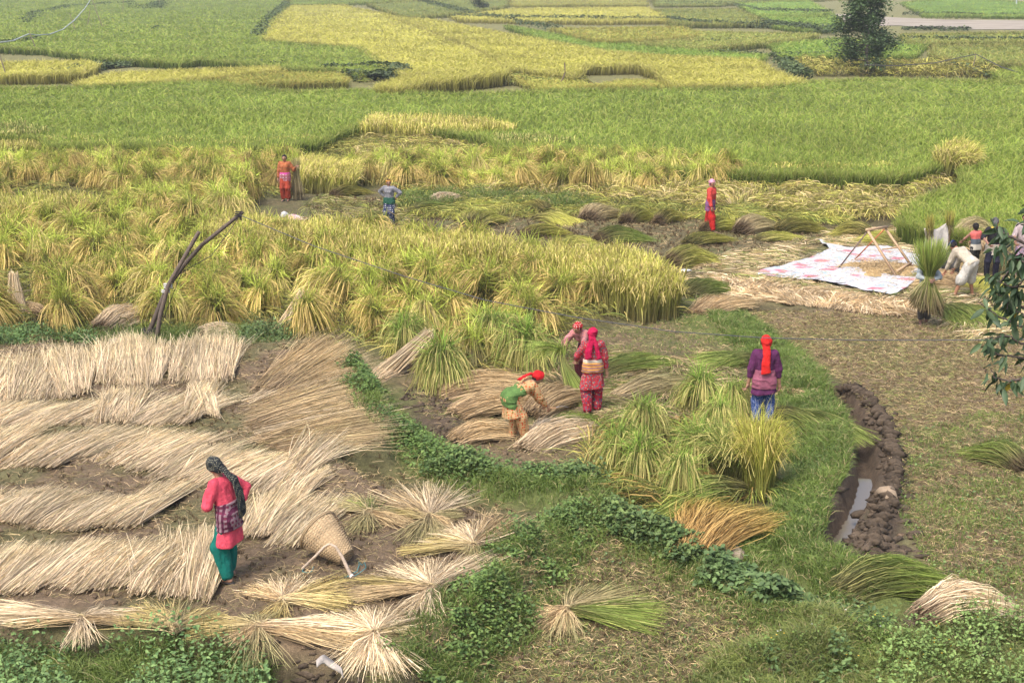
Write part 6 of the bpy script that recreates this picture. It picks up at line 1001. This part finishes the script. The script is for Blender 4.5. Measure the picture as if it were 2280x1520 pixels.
# ---------------------------------------------------------------- the wicker basket
def basket():
    mouth = np.array(at(708, 1180, onp(735, 1262).y + .30)); base = np.array(onp(772, 1262)) + [0, .02, .14]; ax = mouth - base; L = np.linalg.norm(ax); ax /= L; s = np.cross(ax, [0, 0, 1]); s /= np.linalg.norm(s); u = np.cross(s, ax); root = empty('wicker_basket', Vector(base) - Vector((0, 0, .14))); O = np.array(root.location); tag(root, 'conical bamboo carrying basket lying on its side, mouth up and away', 'basket'); nr = 30; cane = C(.40, .30, .18)
    def rad(t): return .115 + (.30 - .115) * t ** .8
    def pt(t, a, off=0): r = rad(t) + off; return base + ax * L * t + r * (math.cos(a) * s + math.sin(a) * u)
    a = Acc(); rng = np.random.default_rng(4); n = 96
    for k in range(34):
        t = .04 + .94 * k / 33; P = []
        for i in range(n + 1): an = 6.283 * i / n; P.append(pt(t, an, .006 * math.sin(an * nr / 2 + k * math.pi)) + rng.normal(0, .0012, 3))
        P = np.array(P); e = ax * .0085; V = np.stack([P - e, P + e], 1).reshape(-1, 3); j = np.arange(n) * 2; a.add(V, np.stack([j, j + 1, j + 3, j + 2], 1), cane * rng.uniform(.8, 1.2))
    obj('weave', a.build('weave', M_misc), root); a = Acc()
    for k in range(nr): an = 6.283 * k / nr; P = np.array([pt(t, an, 0) for t in np.linspace(0, 1, 8)]); tg = (math.cos(an) * u - math.sin(an) * s) * .010; V = np.stack([P - tg, P + tg], 1).reshape(-1, 3); j = np.arange(7) * 2; a.add(V, np.stack([j, j + 1, j + 3, j + 2], 1), cane * C(.82, .75, .7))
    obj('stakes', a.build('stakes', M_misc), root); a = Acc(); th = np.linspace(0, 6.283, 50)
    for q, o_ in ((1.0, 0), (1.02, .006), (.985, .01)): tube(a, np.array([pt(q, x, o_) for x in th]), .009, cane * .85, 6, False)
    obj('rim', a.build('rim', M_misc), root); a = Acc(); tube(a, np.array([pt(0, x, .004) for x in th]), .012, cane * .7, 6, False)
    for k in range(5): d = (k - 2) * .045; w_ = math.sqrt(max(.115 ** 2 - d * d, 0)); box(a, base + s * d - u * w_, base + s * d + u * w_, .03, .008, cane * .7, ax); box(a, base + u * d - s * w_ - ax * .006, base + u * d + s * w_ - ax * .006, .03, .008, cane * .75, ax)
    obj('bottom', a.build('bottom', M_misc), root); a = Acc(); tube(a, [pt(1.0, 1.2, .012), pt(.8, 1.0, .03), pt(.6, .2 - 1.2, .04) * .0 + pt(.62, .55, .03), pt(.45, .1, .03), np.array(onp(722, 1262)) + [0, 0, .05]], .007, C(.14, .10, .07), 6); obj('strap', a.build('strap', M_misc), root)
    for o in root.children: o.data.transform(Matrix.Translation(-Vector(O)))
    y = base[1] - .30; P = line3([(674, 1270), (700, 1240), (722, 1217), (734, 1210), (748, 1217), (762, 1240), (782, 1284)], y, y - .12); P[0] = np.array(onp(674, 1270)) + [0, 0, .03]; P[-1] = np.array(onp(782, 1286)) + [0, 0, .03]; r2 = empty('bent_stick', Vector(P[0])); tag(r2, 'bent bamboo carrying stick standing like an arch against the basket', 'stick'); t = np.linspace(0, 6, 40); PP = np.stack([np.interp(t, range(7), P[:, k]) for k in range(3)], 1); a = Acc(); tube(a, PP - P[0], np.interp(t, [0, 3, 6], [.022, .013, .026]), C(.42, .34, .27), 8); obj('stick', a.build('stick', M_wood, smooth=True), r2); a = Acc(); tube(a, [P[-1] - P[0], P[-1] - P[0] + [.02, -.02, -.01]], [.03, .034], C(.6, .54, .5), 8); obj('end_knob', a.build('end_knob', M_wood), r2)
    a = Acc(); g = [(782, 1284), (770, 1290), (760, 1292), (775, 1286), (795, 1276), (800, 1262), (797, 1252), (806, 1262), (812, 1255), (815, 1268), (800, 1280), (790, 1286)]; P = np.array([np.array(onp(*q)) + [0, 0, .03] for q in g]); tube(a, P - P[0], .006, C(.06, .22, .24), 5); tag(obj('teal_rope', a.build('teal_rope', M_misc), None, Vector(P[0])), 'teal rope curled at the right foot of the bent stick', 'rope')
    a = Acc(); P = np.array([np.array(onp(*q)) + [0, 0, .03] for q in [(676, 1270), (673, 1276), (684, 1279), (694, 1276), (698, 1266)]]); tube(a, P - P[0], .006, C(.06, .22, .24), 5); tag(obj('teal_rope', a.build('teal_rope', M_misc), None, Vector(P[0])), 'short teal rope loop at the left foot of the bent stick', 'rope')
basket()
# ================================================================ TREES
def limb(acc, a, b, r0, r1, rng, col, wob=.06, n=8):
    a, b = np.array(a, float), np.array(b, float); t = np.linspace(0, 1, n)[:, None]; P = a + (b - a) * t; L = np.linalg.norm(b - a); P[1:] += np.cumsum(rng.normal(0, wob * L / n, (n - 1, 3)), 0); tube(acc, P, np.linspace(r0, r1, n), col, 7); return P
def tree(pos, H, Rr, n, seed, label, leaf=.16, lo=.12, colA=C(.022, .045, .02), colB=C(.06, .10, .035)):
    rng = np.random.default_rng(seed); root = empty('tree', pos); tag(root, label, 'tree'); a = Acc(); bark = C(.13, .11, .09); T = limb(a, (0, 0, -.1), (.1, .1, H * .93), H * .02, .02, rng, bark, .03, 14); tips = []
    for k in range(34):
        f = rng.uniform(lo, .95); b = T[int(f * 13)]; an = rng.random() * 6.283; ln = Rr * (1.05 - .55 * f) * rng.uniform(.5, 1.15) * (1 if f > .2 else .7); e = b + np.array([math.cos(an) * ln, math.sin(an) * ln, ln * rng.uniform(-.05, .5)]); P = limb(a, b, e, .05 * (1.2 - f), .012, rng, bark, .18, 7)
        for q in (3, 4, 5, 6): tips.append((P[q], ln * .11 + .13))
        for _ in range(3): e2 = P[rng.integers(3, 6)] + rng.normal(0, .4, 3) * [1, 1, .6]; limb(a, P[4], e2, .018, .006, rng, bark, .15, 5); tips.append((e2, .28))
    obj('trunk', a.build('trunk', M_wood, smooth=True), root); a = Acc(); C_ = np.array([t[0] for t in tips]); S_ = np.array([t[1] for t in tips]); i = rng.integers(0, len(tips), n); q = C_[i] + rng.normal(0, 1, (n, 3)) * S_[i][:, None] * [1, 1, .75]; q = q[q[:, 2] > .5]; leaves(a, q, leaf, rng, colA, colB); obj('crown', a.build('crown', M_leaf), root)
tree(onp(1925, 168), 8.0, 2.9, 12500, 3, 'tall dark green tree standing among the far golden paddies, upper right', .2, .17, C(.03, .065, .02), C(.09, .15, .045)); tree(onp(1067, 24), 4.5, 1.6, 1500, 4, 'small dark tree at the top edge between far hedges', .3)
o = hedge_far('bush', [(1895, 166), (1925, 170), (1955, 168)], .8, .9, 900, 31, size=.16); tag(o, 'low bush round the foot of the tall tree', 'bush')
# foreground tree whose leafy branches hang in from the right
def near_tree():
    rng = np.random.default_rng(17); D = 11.0; base = Vector((at(2560, 700, D).x, D, 0)); root = empty('leafy_tree', base); tag(root, 'near tree with long dark leaves whose branches hang in at the right edge', 'tree'); O = np.array(base); a = Acc(); bark = C(.09, .07, .065)
    tr = np.array([(base.x, D, -.1), (base.x - .05, D, 2.0), (base.x + .05, D + .05, 4.2), tuple(at(2540, 560, D)), tuple(at(2530, 330, D))]); tube(a, tr - O, [.11, .1, .09, .07, .03], bark, 10); obj('trunk', a.build('trunk', M_wood, smooth=True), root)
    br = [[(2540, 600), (2400, 560), (2290, 545), (2235, 520), (2205, 488)], [(2540, 640), (2400, 620), (2310, 600), (2262, 575), (2225, 545)], [(2540, 700), (2420, 720), (2330, 745), (2262, 722), (2215, 700), (2180, 672)], [(2420, 720), (2330, 755), (2280, 768), (2240, 745), (2190, 755)], [(2400, 760), (2330, 810), (2290, 838), (2250, 850), (2215, 840), (2205, 820)], [(2420, 720), (2340, 770), (2300, 800), (2262, 795), (2225, 790), (2195, 775)], [(2540, 640), (2400, 650), (2330, 640), (2260, 640), (2200, 620)], [(2540, 600), (2400, 500), (2330, 500), (2280, 500)], [(2400, 500), (2350, 470), (2300, 450)], [(2400, 560), (2330, 575), (2290, 610), (2265, 640), (2240, 690)], [(2400, 620), (2330, 660), (2290, 690), (2255, 670), (2222, 655)], [(2400, 560), (2320, 545), (2262, 590), (2240, 610), (2215, 640)], [(2420, 720), (2350, 700), (2300, 712), (2262, 690)], [(2400, 600), (2320, 590), (2290, 580), (2270, 560)]]
    a = Acc(); L = Acc()
    for k, px in enumerate(br):
        y0 = D + rng.uniform(-.25, .25); P = np.array([at(u, v, D + (y0 - D) * min(1, i / 2)) for i, (u, v) in enumerate(px)]); t = np.linspace(0, len(px) - 1, 34); PP = np.stack([np.interp(t, range(len(px)), P[:, j]) for j in range(3)], 1) + rng.normal(0, .004, (34, 3)); tube(a, PP - O, np.linspace(.016 if k else .03, .0035, 34), bark, 6)
        for i in range(7, 34):
            if rng.random() < .3: continue
            nl = rng.integers(1, 4) if i > 10 else 1
            for _ in range(nl):
                b = PP[i] - O + rng.normal(0, .022, 3); ln = rng.uniform(.06, .135); an = rng.random() * 6.283; d = np.array([math.cos(an) * .55 - .25, math.sin(an) * .7, rng.uniform(-1.1, .25)]); d /= np.linalg.norm(d); s_ = np.cross(d, rng.normal(size=3)); s_ /= np.linalg.norm(s_); n_ = np.cross(s_, d); tt = np.array([0, .2, .45, .7, .9, 1.0]); wd = np.array([.1, .75, 1, .75, .3, .02]) * ln * .21; cen = b + d * (tt * ln + .015)[:, None] - np.array([0, 0, 1]) * (tt ** 2 * ln * .3)[:, None]; V = []
                for q in range(6): V += [cen[q] - s_ * wd[q] + n_ * wd[q] * .45, cen[q], cen[q] + s_ * wd[q] + n_ * wd[q] * .45]
                f = []
                for q in range(5): f += [(q * 3, q * 3 + 1, q * 3 + 4, q * 3 + 3), (q * 3 + 1, q * 3 + 2, q * 3 + 5, q * 3 + 4)]
                c = lerp(C(.03, .065, .03), C(.085, .14, .06), rng.random()); c = C(.45, .36, .05) if rng.random() < .012 else c; L.add(V, f, c)
    obj('branches', a.build('branches', M_wood, smooth=True), root); obj('leaves', L.build('leaves', M_nleaf, smooth=True), root)
M_nleaf = plant_mat('glossy_leaf', .5, .12, .15, 5); M_nleaf.node_tree.nodes['Principled BSDF'].inputs['Roughness'].default_value = .6
near_tree()
# sheaf gripped by the woman in the pink print: bent over from her hands
rng = np.random.default_rng(33); A = at(1252, 788, onp(1300, 850).y - .5); n = 420; a = Acc(); az = rng.random(n) * 6.283; o_ = np.stack([np.cos(az), np.sin(az), 0 * az], 1) * rng.random(n)[:, None]
E = np.array(onp(1300, 905)) - np.array(A) + o_ * [.35, .25, 0]; S = np.stack([0 * az, 0 * az, 0 * az], 1) + o_ * .05; P = bez(S, S + [0, 0, -.25], E * .7 + [0, 0, .2], E, 5); ribbons(a, P, np.full(n, .011), mixc(n, 'green', rng, 5), rng)
n = 380; E = rng.normal(0, .25, (n, 3)) * [1, .6, .5] + [-.28, 0, .15]; S = rng.normal(0, .03, (n, 3)); P = bez(S, S + [-.02, 0, .15], E + [0, 0, .1], E + [-.05, 0, -.15], 5); ribbons(a, P, np.full(n, .011), mixc(n, 'green', rng, 5, .4, 1), rng)
tag(obj('gripped_sheaf', a.build('gripped_sheaf', M_rice), None, A), 'green sheaf being bundled in the hands of the woman in pink print', 'rice sheaf')

# ================================================================ THE AIR: haze over the valley
bm = bpy.data.meshes.new('haze'); x0, x1, y0, y1, z0, z1 = -900, 900, -60, 1900, -2, 16
bm.from_pydata([(x, y, z) for z in (z0, z1) for x, y in ((x0, y0), (x1, y0), (x1, y1), (x0, y1))], [], [(3, 2, 1, 0), (4, 5, 6, 7), (0, 1, 5, 4), (1, 2, 6, 5), (2, 3, 7, 6), (3, 0, 4, 7)])
hz = obj('haze', bm); hm = bpy.data.materials.new('haze'); hm.use_nodes = True; hn = hm.node_tree.nodes; hn.remove(hn['Principled BSDF']); pv = hn.new('ShaderNodeVolumePrincipled'); pv.inputs['Color'].default_value = (.86, .92, 1, 1); pv.inputs['Density'].default_value = .0004; hm.node_tree.links.new(pv.outputs[0], hn['Material Output'].inputs['Volume']); bm.materials.append(hm); tag(hz, kind='stuff')
